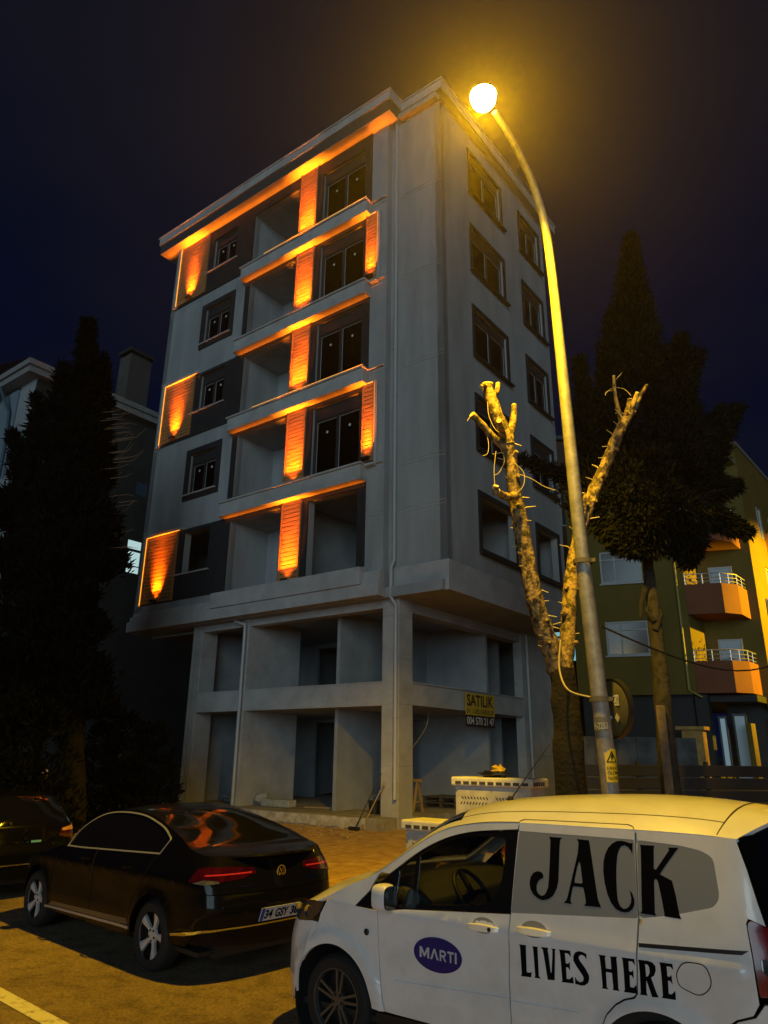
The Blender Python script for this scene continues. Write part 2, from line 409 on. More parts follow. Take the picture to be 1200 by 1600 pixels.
odd = lambda k: k % 2 == 0                     # storeys 1, 3, 5

w = BB(); holes = []
for k, z in enumerate(FL):
    holes.append((7.58, 8.92, z+.98, z+2.42) if odd(k) else (7.62, 9.05, z+.80, z+2.30))
    holes.append((4.27, 6.63, z-.15, z+2.45)); holes.append((1.25, 3.15, z+.02, z+2.40))
w.front(.35, 11.4, ZB, SOF+.3, holes, -.25, 0)
w.front(-1.52, .35, ZB, SOF+.3, [], 0, .22)
sh = []
for k, z in enumerate(FL):
    sh.append((1.76, 3.80, z+.66, z+2.20)); sh.append((5.36, 6.84, z+.66, z+2.20))
w.side(0, 7.35, ZB, SOF+.3, sh, -1.52, -1.30)
w.side(-.25, 9.0, ZB, SOF+.3, [], 11.4, 11.15)
w.bx(-1.3, 11.15, 7.13, 7.35, ZB, SOF+.3)
w.build('wall', plaster, B)
s = BB()                                        # floor slabs; the underside of the lowest one is the ceiling of the open storeys
s.bx(-1.50, 11.38, -.24, 7.33, ZB-.02, ZB+.25)
for z in FL: s.bx(-1.29, 11.14, .005, 7.12, z-.35, z-.08)
s.bx(-1.5, 11.38, -.24, 7.33, SOF+.02, SOF+.2)
s.bx(0, 8.36, 7.352, 9.46, 5.92, 6.10)
s.build('floor_slab', inner, B)
p = BB()
for z in FL:
    p.bx(.36, 11.1, 3.2, 3.3, z-.08, z+2.7); p.bx(6.75, 6.85, .0, 3.2, z-.08, z+2.7); p.bx(4.10, 4.2, .0, 3.2, z-.08, z+2.7); p.bx(.30, .4, .25, 7, z-.08, z+2.7); p.bx(-1.28, .3, 4.5, 4.6, z-.08, z+2.7)
p.build('partition_wall', inner, B)
# balcony recesses
for k, z in enumerate(FL):
    q = BB()
    q.bx(4.21, 6.69, 1.45, 1.5, z-.1, z+2.5); q.bx(6.63, 6.69, -.22, 1.45, z-.1, z+2.5); q.bx(4.21, 4.27, -.22, 1.45, z-.1, z+2.5)
    q.bx(4.21, 6.69, -.02, 1.45, z+2.44, z+2.5); q.bx(4.21, 6.69, -.02, 1.45, z-.16, z-.1)
    bo = q.build('balcony', plaster, B)
    d = BB(); d.bx(4.32, 5.02, 1.41, 1.449, z-.1, z+1.95); d.bx(4.38, 4.96, 1.40, 1.41, z, z+1.88, 1)
    d.build('balcony_door', [framem, blackgloss], bo)
    if k in (0, 2): 
        d = BB(); d.tube([ab(5.55, 1.44, z+1.9), ab(5.55, 1.25, z+1.92), ab(5.62, 1.15, z+1.85)], .025, 6); d.lathe([(0.0, 0), (.11, .02), (.12, .06), (0, .08)], ab(5.4, 1.36, z+1.85), 'Y', 14)
        d.build('wall_bracket', pipem, bo, smooth=40)
    else:
        d = BB(); d.bx(5.9, 6.02, 1.40, 1.449, z+.3, z+.42); d.build('wall_socket', blackm, bo)
# dark surrounds
for k, z in enumerate(FL):
    top = (z+2.55) if k < 4 else SOF
    d = BB(); hs = [(4.27, 6.63, z-.2, z+2.45), (1.25, 3.15, z+.02, z+2.40)]
    if odd(k):
        hs.append((7.58, 8.92, z+.98, z+2.42)); d.front(.98, 10.95, z+(.02 if k else .1), top, hs, -.30, -.252)
    else:
        d.front(.98, 6.84, z, top, hs, -.30, -.252); d.front(7.40, 9.27, z+.58, z+2.52, [(7.62, 9.05, z+.80, z+2.30)], -.30, -.252); d.bx(.66, .98, -.30, -.252, z, top)
    d.build('dark_cladding', charcoal, B)
# brown slats
def slats(a0, a1, z0, z1):
    m = BB(); n = int((z1-z0)/.128); h = (z1-z0)/n
    for i in range(n): m.bx(a0, a1, -.328, -.301, z0+i*h+.012, z0+(i+1)*h-.012)
    o = m.build('slat_panel', slatm, B, bevel=.004, seg=1)
    for e0 in (a1, a0-.035): t = BB(); t.bx(e0, e0+.035, -.36, -.301, z0, z1); t.build('edge_trim', slatm, o)
    return o
for k, z in enumerate(FL):
    top = (z+2.54) if k < 4 else SOF-.01
    slats(3.42, 4.16, z+.02, top)
    if odd(k): slats(9.25, 10.90, z+.12, top)
    else: slats(.72, 1.08, z+.06, top)
# windows
def sash(o, hw, a0, a1, b, z0, z1, dots=True):
    g = BB(); g.bx(a0, a1, b, b+.006, z0, z1, 0)
    e = .012
    for (x0, x1, y0, y1) in ((a0, a0+e, z0, z1), (a1-e, a1, z0, z1), (a0+e, a1-e, z1-e, z1), (a0+e, a1-e, z0, z0+e)): g.bx(x0, x1, b-.004, b-.001, y0, y1, 1)
    if dots: g.lathe([(0, -.003), (.045, -.003), (.045, -.001)], ab((a0+a1)/2, b, z0+(z1-z0)*.78), 'Y', 14, 1)
    g.build('pane', [winglass, filmm], o)
def window(a0, a1, z0, z1, box, n=2, glaz=True):
    f = BB(); t = .055; zb = z1-box
    for (x0, x1, y0, y1) in ((a0, a0+t, z0, z1), (a1-t, a1, z0, z1), (a0+t, a1-t, z0, z0+t), (a0+t, a1-t, z1-t, z1)): f.bx(x0, x1, -.17, -.08, y0, y1)
    if box: f.bx(a0+t, a1-t, -.19, -.06, zb, z1-t)
    wd = (a1-a0-2*t)/n
    for i in range(n+1):
        c = a0+t+i*wd; lo = max(a0+t, c-.05); hi = min(a1-t, c+.05); f.bx(lo, hi, -.16, -.09, z0+t, zb)
    for i in range(n):
        f.bx(a0+t+i*wd+.05, a0+t+(i+1)*wd-.05, -.16, -.09, zb-.05, zb); f.bx(a0+t+i*wd+.05, a0+t+(i+1)*wd-.05, -.16, -.09, z0+t, z0+t+.06)
    o = f.build('window', framem, B)
    for i in range(n): sash(o, 0, a0+t+i*wd+.05, a0+t+(i+1)*wd-.05, -.125, z0+t+.06, zb-.05)
    return o
for k, z in enumerate(FL):
    if odd(k): a0, a1, z0, z1 = 7.58, 8.92, z+.98, z+2.42
    else: a0, a1, z0, z1 = 7.62, 9.05, z+.80, z+2.30
    if k:
        o = window(a0, a1, z0, z1, .36); window(1.25, 3.15, z+.02, z+2.40, .42)
    sl = BB(); sl.bx(a0-.12, a1+.42 if odd(k) else a1+.2, -.36, -.02, z0-.05, z0-.002); sl.build('window_sill', plaster2, B)
# side windows
def swin(b0, b1, z0, z1, glaz=True):
    f = BB(); X = -1.585
    f.side(b0-.15, b1+.15, z0-.14, z1+.14, [(b0, b1, z0, z1)], -1.56, -1.523)
    f.bx(-1.68, -1.562, b0-.2, b1+.22, z0-.19, z0-.142)
    o = f.build('window_surround', charcoal, B)
    if glaz:
        g = BB(); t = .055
        g.side(b0, b1, z0, z1, [(b0+t, (b0+b1)/2-.05, z0+t, z1-.34), ((b0+b1)/2+.05, b1-t, z0+t, z1-.34)], -1.46, -1.38)
        o2 = g.build('window_frame', framem, o)
        for (c0, c1) in ((b0+t, (b0+b1)/2-.05), ((b0+b1)/2+.05, b1-t)):
            g = BB(); g.bx(-1.425, -1.419, c0, c1, z0+t, z1-.34); e = .012
            for (y0, y1, q0, q1) in ((c0, c0+e, z0+t, z1-.34), (c1-e, c1, z0+t, z1-.34), (c0+e, c1-e, z1-.34-e, z1-.34)): g.bx(-1.435, -1.428, y0, y1, q0, q1, 1)
            g.build('pane', [winglass, filmm], o2)
for k, z in enumerate(FL):
    swin(1.76, 3.80, z+.66, z+2.20, k > 0); swin(5.36, 6.84, z+.66, z+2.20, k > 0)
# parapet bands
for k, z in enumerate(FL):
    if k == 0: continue
    g = BB(); g.bx(.96, 6.86, -.56, -.252, z-.50, z-.06); g.bx(.92, 6.90, -.62, -.252, z-.06, z); g.bx(.94, 6.88, -.59, -.252, z-.52, z-.44)
    if odd(k): g.bx(.38, .96, -.34, -.252, z-.05, z-.01)
    else: g.bx(.62, .96, -.42, -.252, z-.10, z-.02); g.bx(.38, .62, -.34, -.252, z-.05, z-.01)
    g.build('parapet', plaster2, B, bevel=.006, seg=1)
# base cornice
g = BB()
g.bx(.28, 11.28, -.56, -.252, ZB, 6.26); g.bx(.30, 11.25, -.48, -.252, 6.26, 6.44); g.bx(.86, 6.86, -.62, -.252, 6.262, 6.74)
g.bx(.30, .86, -.44, -.252, 6.442, 6.62); g.bx(6.86, 11.2, -.40, -.252, 6.442, 6.56)
g.bx(-1.60, .28, -.10, -.002, ZB, 6.26); g.bx(-1.575, .28, -.055, -.002, 6.262, 6.72)
g.bx(-1.60, -1.522, -.002, 7.3, ZB, 6.26); g.bx(-1.575, -1.522, -.002, 7.3, 6.262, 6.72)
g.build('base_cornice', plaster2, B, bevel=.006, seg=1)
# thin mouldings at the storey lines
def mould(*q): g = BB(); g.bx(*q); g.build('wall_moulding', plaster2, B)
for k, z in enumerate(FL):
    for dz in (1.50, 1.60) if k in (0,) else ((-.18, -.06) if k else ()):
        mould(.36, .96, -.266, -.2505, z+dz, z+dz+.018); mould(-1.51, -.02, -.014, -.0005, z+dz, z+dz+.018)
for k in (0, 2): 
    z = FL[k]; mould(9.9, 11.39, -.266, -.2505, z+2.80, z+2.83)
    mould(7.0, 11.39, -.266, -.2505, z-.03, z)if k else None
mould(8.9, 11.39, -.266, -.2505, FL[4]-.10, FL[4]-.07)
# pale frames round the slat fields
ledm = mat('amber_led', (.9, .5, .1), .5, emit=(1.0, .36, .015), estr=1.8)
for k in (0, 2, 4):
    z = FL[k]; top = z+2.55 if k < 4 else SOF-.01
    f = BB(); f.bx(10.95, 11.10, -.40, -.252, z+.02, top)
    if k < 4: f.bx(9.0, 11.10, -.40, -.252, top, top+.10)
    o = f.build('panel_frame', plaster2, B)
    l = BB(); l.bx(10.936, 10.948, -.392, -.372, z+.1, top-.02)
    if k < 4: l.bx(9.1, 10.93, -.392, -.372, top-.014, top-.002)
    l.build('led_strip', ledm, o)
for k in (1, 3):
    z = FL[k]; f = BB(); f.bx(.56, .655, -.36, -.252, z-.02, z+2.55)
    o = f.build('panel_frame', plaster2, B)
    l = BB(); l.bx(.657, .667, -.355, -.340, z+.6, z+2.5); l.bx(.68, 1.12, -.355, -.340, z+2.535, z+2.547); l.build('led_strip', ledm, o)
# uplights with their beams
AMB = (1.0, .185, .004)
def uplight(a, b, z, pw, aim=(0, .10, 1), ang=70, wd=.66):
    f = BB(); f.bx(a-.13, a+.13, b-.05, b+.05, z, z+.07); f.bx(a-.02, a+.02, b+.05, -.30, z+.01, z+.04)
    f.lathe([(0, .071), (.035, .071)], ab(a, b, z), 'Z', 12, 1)
    o = f.build('uplight', [blackm, mat('lamp_lens', (.9, .5, .1), .3, emit=(1, .40, .03), estr=12)], B)
    light('uplight_spill', 'SPOT', ab(a, b, z+.09), pw*.10, AMB, B, .05, R(ang+40), 1.0, aim)
    d = bpy.data.lights.new('uplight_beam', 'AREA'); d.shape = 'RECTANGLE'; d.size = wd; d.size_y = .03; d.energy = pw*.135; d.color = AMB; d.spread = R(40)
    o2 = bpy.data.objects.new('uplight_beam', d); COL.objects.link(o2); o2.parent = B; o2.location = ab(a, b, z+.10); z_ = -Vector((0, .085, 1)).normalized(); x_ = Vector((1, 0, 0)); y_ = z_.cross(x_).normalized(); o2.rotation_euler = Matrix((x_, y_, z_)).transposed().to_euler()
for k, z in enumerate(FL):
    uplight(3.79, -.46, z+.005, 420)
    if odd(k): uplight(10.10, -.44, z+.14, 380, (0, .09, 1), 62, .46)
    else: uplight(.90, -.44, z+.10, 200, (0, .12, 1), 60, .30)
# amber strips hidden along the eave and under the parapet bands
def strip_light(a0, a1, b, z, pw, aim):
    d = bpy.data.lights.new('led_line', 'AREA'); d.shape = 'RECTANGLE'; d.size = a1-a0; d.size_y = .02; d.energy = pw; d.color = AMB; d.spread = R(160)
    o = bpy.data.objects.new('led_line', d); COL.objects.link(o); o.parent = B; o.location = ab((a0+a1)/2, b, z)
    z_ = -Vector(aim).normalized(); x_ = Vector((1, 0, 0)); y_ = z_.cross(x_).normalized()
    o.rotation_euler = Matrix((x_, y_, z_)).transposed().to_euler()
strip_light(.2, 11.8, -.36, SOF-.16, 17, (0, -.35, 1))
for k in range(1, 5): strip_light(1.0, 6.8, -.33, FL[k]-.66, 7 if k != 4 else 9, (0, -.30, 1))
for k in (2, 4):
    l = BB(); l.bx(.90, 5.6, -.634, -.621, FL[k]-.008, FL[k]+.004); l.build('led_strip', mat('dim_led', (.9, .5, .1), .5, emit=(1.0, .42, .03), estr=.8), B)
# roof
def roofpoly(d): return [(-12.0-d, -.72-d), (.05+d, -.72-d), (.05+d, -.06-d), (1.60+d, -.06-d), (1.60+d, 8.4+d), (-12.0-d, 9.4+d)]
r = BB(); r.prism([(x, y) for x, y in roofpoly(0)], SOF-.35, 22.28-.35)
ro = r.build('roof', fascia, B)
r = BB(); r.prism(roofpoly(.05), 22.282-.35, 22.60-.35); r.prism(roofpoly(.09), 22.602-.35, 22.66-.35)
r.build('roof_edge', plaster2, ro)
r = BB(); r.prism(roofpoly(-.012), SOF-.012-.35, SOF-.002-.35); r.build('soffit', mat('soffit_board', (.50, .48, .45), .7, var=.1, scale=2), ro)
# open lower storeys
c = BB()
def post(a0, a1, b0, b1, joints):
    zs = [.30]+joints+[5.915]
    for i in range(len(zs)-1): c.bx(a0, a1, b0, b1, zs[i]+(.004 if i else 0), zs[i+1]-.004)
    c.bx(a0+.01, a1-.01, b0+.01, b1-.01, .30, 5.91)
c = BB(); post(0, .53, 0, .61, [1.75, 3.22, 4.35, 5.45]); c.build('column', plaster2, B, bevel=.006, seg=1)
c = BB(); post(5.63, 5.90, 0, 2.25, [3.2]); c.build('column', plaster2, B)
c = BB(); post(7.85, 8.27, .06, .65, []); c.bx(7.90, 7.95, 0, .06, .3, 5.91); c.bx(8.00, 8.06, 0, .06, .3, 5.91); c.bx(8.12, 8.27, 0, .06, .3, 5.91); c.build('column', plaster2, B)
m = BB()
for (a0, a1) in ((.53, 5.63), (5.90, 7.85)): m.bx(a0, a1, .012, .30, 3.20, 3.79); m.bx(a0, a1, -.012, .30, 3.77, 3.80)
for i, (b0, b1) in enumerate(((.61, 1.72), (1.728, 3.06), (3.066, 5.03), (5.036, 5.86), (5.866, 6.86))): m.bx(.012, .30, b0, b1, 3.23, 3.78)
m.bx(-.03, .30, .61, 6.86, 3.78, 3.81)
m.bx(.05, .45, .61, 6.86, 5.62, 5.915); m.bx(.53, 7.85, .05, .4, 5.70, 5.915)
m.bx(0, .3, 6.86, 9.45, .3, 2.02); m.bx(0, .3, 6.86, 9.45, 2.026, 3.63); m.bx(0, .3, 6.86, 9.45, 3.636, 5.915)
m.build('beam', plaster2, B)
n = BB()
n.bx(.3, 8.3, .30, 9.4, 3.20, 3.62)                       # mezzanine floor
n.build('mezzanine_slab', inner, B)
n = BB()
n.front(.3, 8.3, .6, 5.9, [(5.52, 7.35, .6, 3.08), (5.52, 7.35, 3.8, 5.72)], 5.0, 5.12)
n.side(.62, 9.3, .6, 5.9, [(4.2, 5.85, .62, 3.08)], 2.5, 2.62)
n.bx(8.27, 8.35, .6, 9.3, .6, 5.9); n.bx(.3, 8.3, 9.3, 9.4, .6, 5.9)
n.bx(4.80, 4.86, 4.6, 5.0, .6, 5.9); n.bx(.9, 2.5, 6.9, 7.0, .6, 5.9)
n.build('inner_wall', inner, B)
n = BB(); n.bx(.02, 8.29, -.55, 9.3, .30, .60)
n.build('ground_slab', mat('rough_slab', (.34, .33, .31), .95, col2=(.20, .17, .12), scale=2.2, bump=.4, bscale=14), B)
n = BB()                                        # ragged plaster edge of the slab
for i in range(60):
    a0 = .56+i*(8.2-.56)/60; a1 = .56+(i+1)*(8.2-.56)/60; lo = .36+.05*noise.noise(Vector((i*.37, 3, 1)))+.03*noise.noise(Vector((i*1.3, 8, 1))); hi = .585+.018*noise.noise(Vector((i*.8, 1, 5)))
    n.bx(a0, a1-.0005, -.572-.006*noise.noise(Vector((i*.6, 2, 2))), -.551, lo, hi)
n.build('plaster_edge', mat('edge_plaster', (.52, .50, .46), .9, col2=(.30, .27, .22), scale=6, bump=.4), B)
# downpipes
for pts in ([(.10, -.10, 22.0), (.10, -.10, 6.9), (.12, -.2, 6.7), (.12, -.2, 5.9), (.05, -.07, 5.7), (.05, -.07, 1.0)],
            [(6.2, -.1, 5.88), (5.72, -.1, 5.72), (5.72, -.1, 5.5), (5.72, -.1, .62)],
            [(-.06, 7.15, 5.9), (-.06, 7.15, .4)], [(11.2, .5, 5.86), (8.6, .3, 5.80), (8.34, .1, 5.78)]):
    t = BB(); t.tube([ab(*q) for q in pts], .05, 10)
    for q0, q1 in zip(pts, pts[1:]):
        if abs(q0[2]-q1[2]) > 2:
            zz = q1[2]+.4
            while zz < q0[2]: t.lathe([(.051, 0), (.062, 0), (.062, .04), (.051, .04)], ab(q1[0], q1[1], zz), 'Z', 10); zz += 1.5
    t.build('downpipe', pipem, B, smooth=50)

# for sale banner on the beam
S = thing('for_sale_banner', 'yellow and black for sale banner hung on the beam over the open ground floor', 'banner', WP(-.055, 3.95, 2.80), BRZ)
sgn = lambda u, v, off=0: Vector((-.012-off if False else 0, 0, 0)) + Vector((.012+off, u, v))
def sbn(u, v, off=0): return (.012+off, u, v)
yb = mat('banner_yellow', (.62, .42, .03), .7, var=.15, scale=4); bb = mat('banner_black', (.02, .012, .012), .7); wb = mat('banner_white', (.62, .60, .58), .7); db = mat('banner_ink', (.05, .012, .014), .7)
panel('banner_sheet', [(-.83, .32), (.83, .32), (.83, .93), (-.83, .93)], sbn, yb, S, thick=.01, step=None)
panel('phone_strip', [(-.83, 0), (.83, 0), (.83, .318), (-.83, .318)], sbn, bb, S, thick=.01, step=None)
letter('headline', 'SATILIK', sbn, -.76, .76, .56, .89, db, S, .03)
letter('subline', '3+1 LÜKS DAİRELER', sbn, -.78, .78, .36, .53, db, S, .02)
letter('phone_number', '004 570 21 47', sbn, -.78, .78, .06, .27, wb, S, .02)

# ================================================================== vehicles
class Plan:
    """half outline of a car seen from above; parameter t equals the lengthwise station s on the straight flank"""
    def __init__(s, front, rear, W):
        F = spl([(p[0], p[1]) for p in front], 8); Rr = spl([(p[0], p[1]) for p in rear], 8)
        s.F = F; s.Rr = Rr; s.s0 = F[-1][0]; s.s1 = Rr[0][0]; s.W = W
        s.tf = [0.0]
        for i in range(len(F)-1, 0, -1): s.tf.append(s.tf[-1]-math.dist(F[i], F[i-1]))
        s.tf = [s.s0+t for t in reversed(s.tf)]
        s.tr = [s.s1]
        for i in range(len(Rr)-1): s.tr.append(s.tr[-1]+math.dist(Rr[i], Rr[i+1]))
        s.tmin = s.tf[0]; s.tmax = s.tr[-1]
    def pt(s, t):
        sg = 1
        if t > s.tmax: t = 2*s.tmax-t; sg = -1
        if t < s.tmin: t = 2*s.tmin-t; sg = -1
        if s.s0 <= t <= s.s1: return (t, s.W*sg)
        T, P = (s.tf, s.F) if t < s.s0 else (s.tr, s.Rr)
        for i in range(len(T)-1):
            if T[i] <= t <= T[i+1]+1e-9:
                k = (t-T[i])/max(1e-9, T[i+1]-T[i]); return (P[i][0]+(P[i+1][0]-P[i][0])*k, (P[i][1]+(P[i+1][1]-P[i][1])*k)*sg)
        return (P[-1][0], P[-1][1]*sg)
    def nrm(s, t):
        a = s.pt(t-.01); b = s.pt(t+.01); d = Vector((b[0]-a[0], b[1]-a[1])); n = Vector((-d.y, d.x))
        if n.length < 1e-6: return Vector((0, 1))
        return n.normalized()
class Shell:
    def __init__(s, plan, inset, E, C, bump=None, lean=None):
        s.plan = plan; s.inset = inset; s.E = E; s.C = C; s.bump = bump; s.lean = lean
    def side(s, t, z, off=0.0, sg=1):
        x, y = s.plan.pt(t); n = s.plan.nrm(t); k = 1-s.inset(z)/s.plan.W
        if s.lean: x += s.lean(x, z)
        o = off + (s.bump(t, z) if s.bump else 0)
        return Vector((-(x+n.x*o), (y*k+n.y*o)*sg, z))
    def L(s, t, z, off=0.0): return s.side(t, z, off, 1)
    def Rt(s, t, z, off=0.0): return s.side(t, z, off, -1)
    @staticmethod
    def curve(P, k):
        for i in range(len(P)-1):
            if k <= P[i+1][0] or i == len(P)-2:
                q = (k-P[i][0])/(P[i+1][0]-P[i][0])
                a = P[max(i-1, 0)]; b = P[i]; c = P[i+1]; d = P[min(i+2, len(P)-1)]
                out = []
                for j in (1, 2):
                    m0 = (c[j]-a[j])/(c[0]-a[0])*(c[0]-b[0]) if c[0] != a[0] else 0
                    m1 = (d[j]-b[j])/(d[0]-b[0])*(c[0]-b[0]) if d[0] != b[0] else 0
                    out.append((2*q**3-3*q*q+1)*b[j]+(q**3-2*q*q+q)*m0+(-2*q**3+3*q*q)*c[j]+(q**3-q*q)*m1)
                return out
    def top(s, k, v, off=0.0):
        es, ez = s.curve(s.E, k); cs, cz = s.curve(s.C, k)
        e = s.side(es, ez, 0.0); a = abs(v); g = a**2.6
        return Vector((-cs+( e.x+cs)*a**2, e.y*v, cz+(ez-cz)*g+off))
def wheel(parent, x, y, r, w, sg, style, rim, tyre=tyrem):
    t = MB(); o = w/2
    t.lathe([(r*.66, o*.90), (r*.80, o), (r*.90, o*.98), (r*.97, o*.80), (r, o*.55), (r, -o*.55), (r*.97, -o*.8), (r*.9, -o), (r*.66, -o)], (0, 0, 0), 'Y', 40, 0, sg)
    to = t.build('wheel', tyre, parent, smooth=35); to.location = (x, y, r)
    m = MB(); ri = r*(.80 if style == 'star' else .70)
    m.lathe([(ri*.985, o*.70), (ri*1.0, o*.96), (ri*.96, o*.97), (ri*.92, o*.80), (ri*.915, o*.62)], (0, 0, 0), 'Y', 40, 0, sg); m.lathe([(ri*.915, o*.62), (ri*.90, -o*.4), (.02, -o*.42)], (0, 0, 0), 'Y', 40, 1, sg)
    if style == 'star':
        for k in range(5):
            a = math.pi/2+.32+2*math.pi*k/5
            def P(rr, da, h): return (rr*math.cos(a+da), h*sg, rr*math.sin(a+da))
            V = []
            for rr, da, h in ((ri*.16, .45, .62), (ri*.45, .20, .66), (ri*.93, .21, .80)):
                V += [P(rr, da, o*h), P(rr, da*.35, o*(h+.06)), P(rr, -da*.35, o*(h+.06)), P(rr, -da, o*h), P(rr, -da, o*(h-.25)), P(rr, da, o*(h-.25))]
            fs = []
            for i in (0, 1):
                for j in range(6): fs.append((i*6+j, i*6+(j+1) % 6, i*6+6+(j+1) % 6, i*6+6+j))
            m.add(V, fs, 0)
    else:
        for k in range(5):
            for d in (-.16, .16):
                a = math.pi/2+.12+2*math.pi*k/5
                q0 = (ri*.25*math.cos(a+d*1.6), o*.6*sg, ri*.25*math.sin(a+d*1.6)); q1 = (ri*.95*math.cos(a+d*.95), o*.72*sg, ri*.95*math.sin(a+d*.95))
                m.bar(q0, q1, ri*.085, o*.22, 0, up=(0, 1, 0))
    m.lathe([(ri*.30, o*.45), (ri*.27, o*.70), (ri*.12, o*.74), (0, o*.74)], (0, 0, 0), 'Y', 20, 0, sg)
    for k in range(5):
        a = math.pi/2+2*math.pi*(k+.5)/5; m.lathe([(.013, o*.6), (.011, o*.78), (0, o*.78)], (ri*.2*math.cos(a), 0, ri*.2*math.sin(a)), 'Y', 8, 1, sg)
    m.build('rim', [rim, blackm], to, smooth=30)
    return to
def arch(c, r, a0, a1, n=20): return [(c[0]+r*math.cos(R(a0+(a1-a0)*i/n)), c[1]+r*math.sin(R(a0+(a1-a0)*i/n))) for i in range(n+1)]
def topstrip(name, sh, k0, k1, v0, v1, m, parent, nk=24, nv=12, off=0.0, thick=.02, bulge=None):
    V = []; n = nv+1; F = []
    for lay in (0, 1) if thick else (0,):
        for i in range(nk+1):
            for j in range(nv+1):
                p = sh.top(k0+(k1-k0)*i/nk, v0+(v1-v0)*j/nv, off); V.append(p-Vector((0, 0, thick*lay)))
    S_ = (nk+1)*n
    for i in range(nk):
        for j in range(nv):
            f = (i*n+j, i*n+j+1, (i+1)*n+j+1, (i+1)*n+j); F.append(f)
            if thick: F.append(tuple(S_+q for q in reversed(f)))
    if thick:
        ring = [i*n for i in range(nk+1)]+[nk*n+j for j in range(1, nv+1)]+[i*n+nv for i in range(nk-1, -1, -1)]+[j for j in range(nv-1, 0, -1)]
        for a, b in zip(ring, ring[1:]+ring[:1]): F.append((a, b, b+S_, a+S_))
    mb = MB(); mb.add(V, F); return mb.build(name, m, parent, smooth=40)
def ring2(name, out, wd, fn, m, parent, off=.006, thick=.012):
    return panel(name, out, fn, m, parent, holes=[shrink(out, wd)], off=off, thick=thick, step=.2)

# ------------------------------------------------------------------ white van
VH, VW = R(142.6089), .835
VU0 = -4.1142
vloc = (-UL)*VU0 + UR*(4.62+VW)
V = thing('white_van', 'white panelled passenger van with big black lettering across its side windows', 'van', (vloc.x, vloc.y, 0), VH)
vplan = Plan([(-.57, 0), (-.56, .28), (-.52, .49), (-.44, .65), (-.33, .75), (-.19, .803), (0, .827), (.3, .835)],
             [(2.85, .835), (3.0, .828), (3.10, .80), (3.17, .73), (3.21, .58), (3.23, .3), (3.24, 0)], VW)
VWF, VWR = (.16, .30), (2.52, .30)
def vin(z): return .17*max(0, (z-.95)/.7)**1.2 + .05*max(0, (.45-z)/.25)**1.5
def vbump(t, z):
    b = 0
    for c in (VWF, VWR):
        d = math.hypot(t-c[0], z-c[1])
        if z > .28: b = max(b, .024*max(0, min(1, (.475-d)/.028))) if c is VWF else max(b, .020*max(0, min(1, (.455-d)/.05)))
    b += .012*math.exp(-((z-.93)/.035)**2)*(1 if .5 < t < 3.0 else max(0, 1-abs(t-1.75)/2))
    return b
def vlean(x, z):
    f = max(0, min(1, (.3-x)/.8)); g = max(0, min(1, (x-2.9)/.3))
    return f*.13*max(0, (z-.60)/.35)**1.4 - g*.09*max(0, (z-1.0)/.6)
vE = [(0, -.30, .895), (.5, -.06, .945), (.8, .235, 1.060), (1, .456, 1.144), (1.25, .661, 1.264), (1.5, .841, 1.380), (1.75, 1.019, 1.480), (2, 1.199, 1.535), (2.3, 1.50, 1.573), (3, 2.2, 1.584), (3.6, 2.75, 1.585), (4, 3.06, 1.572)]
vC = [(0, -.44, .88), (.5, -.22, 1.01), (.8, .02, 1.09), (1, .20, 1.14), (1.25, .40, 1.27), (1.5, .58, 1.40), (1.75, .78, 1.53), (2, 1.02, 1.63), (2.3, 1.35, 1.70), (3, 2.1, 1.755), (3.6, 2.7, 1.755), (4, 3.27, 1.70)]
vs_ = Shell(vplan, vin, vE, vC, vbump, vlean)
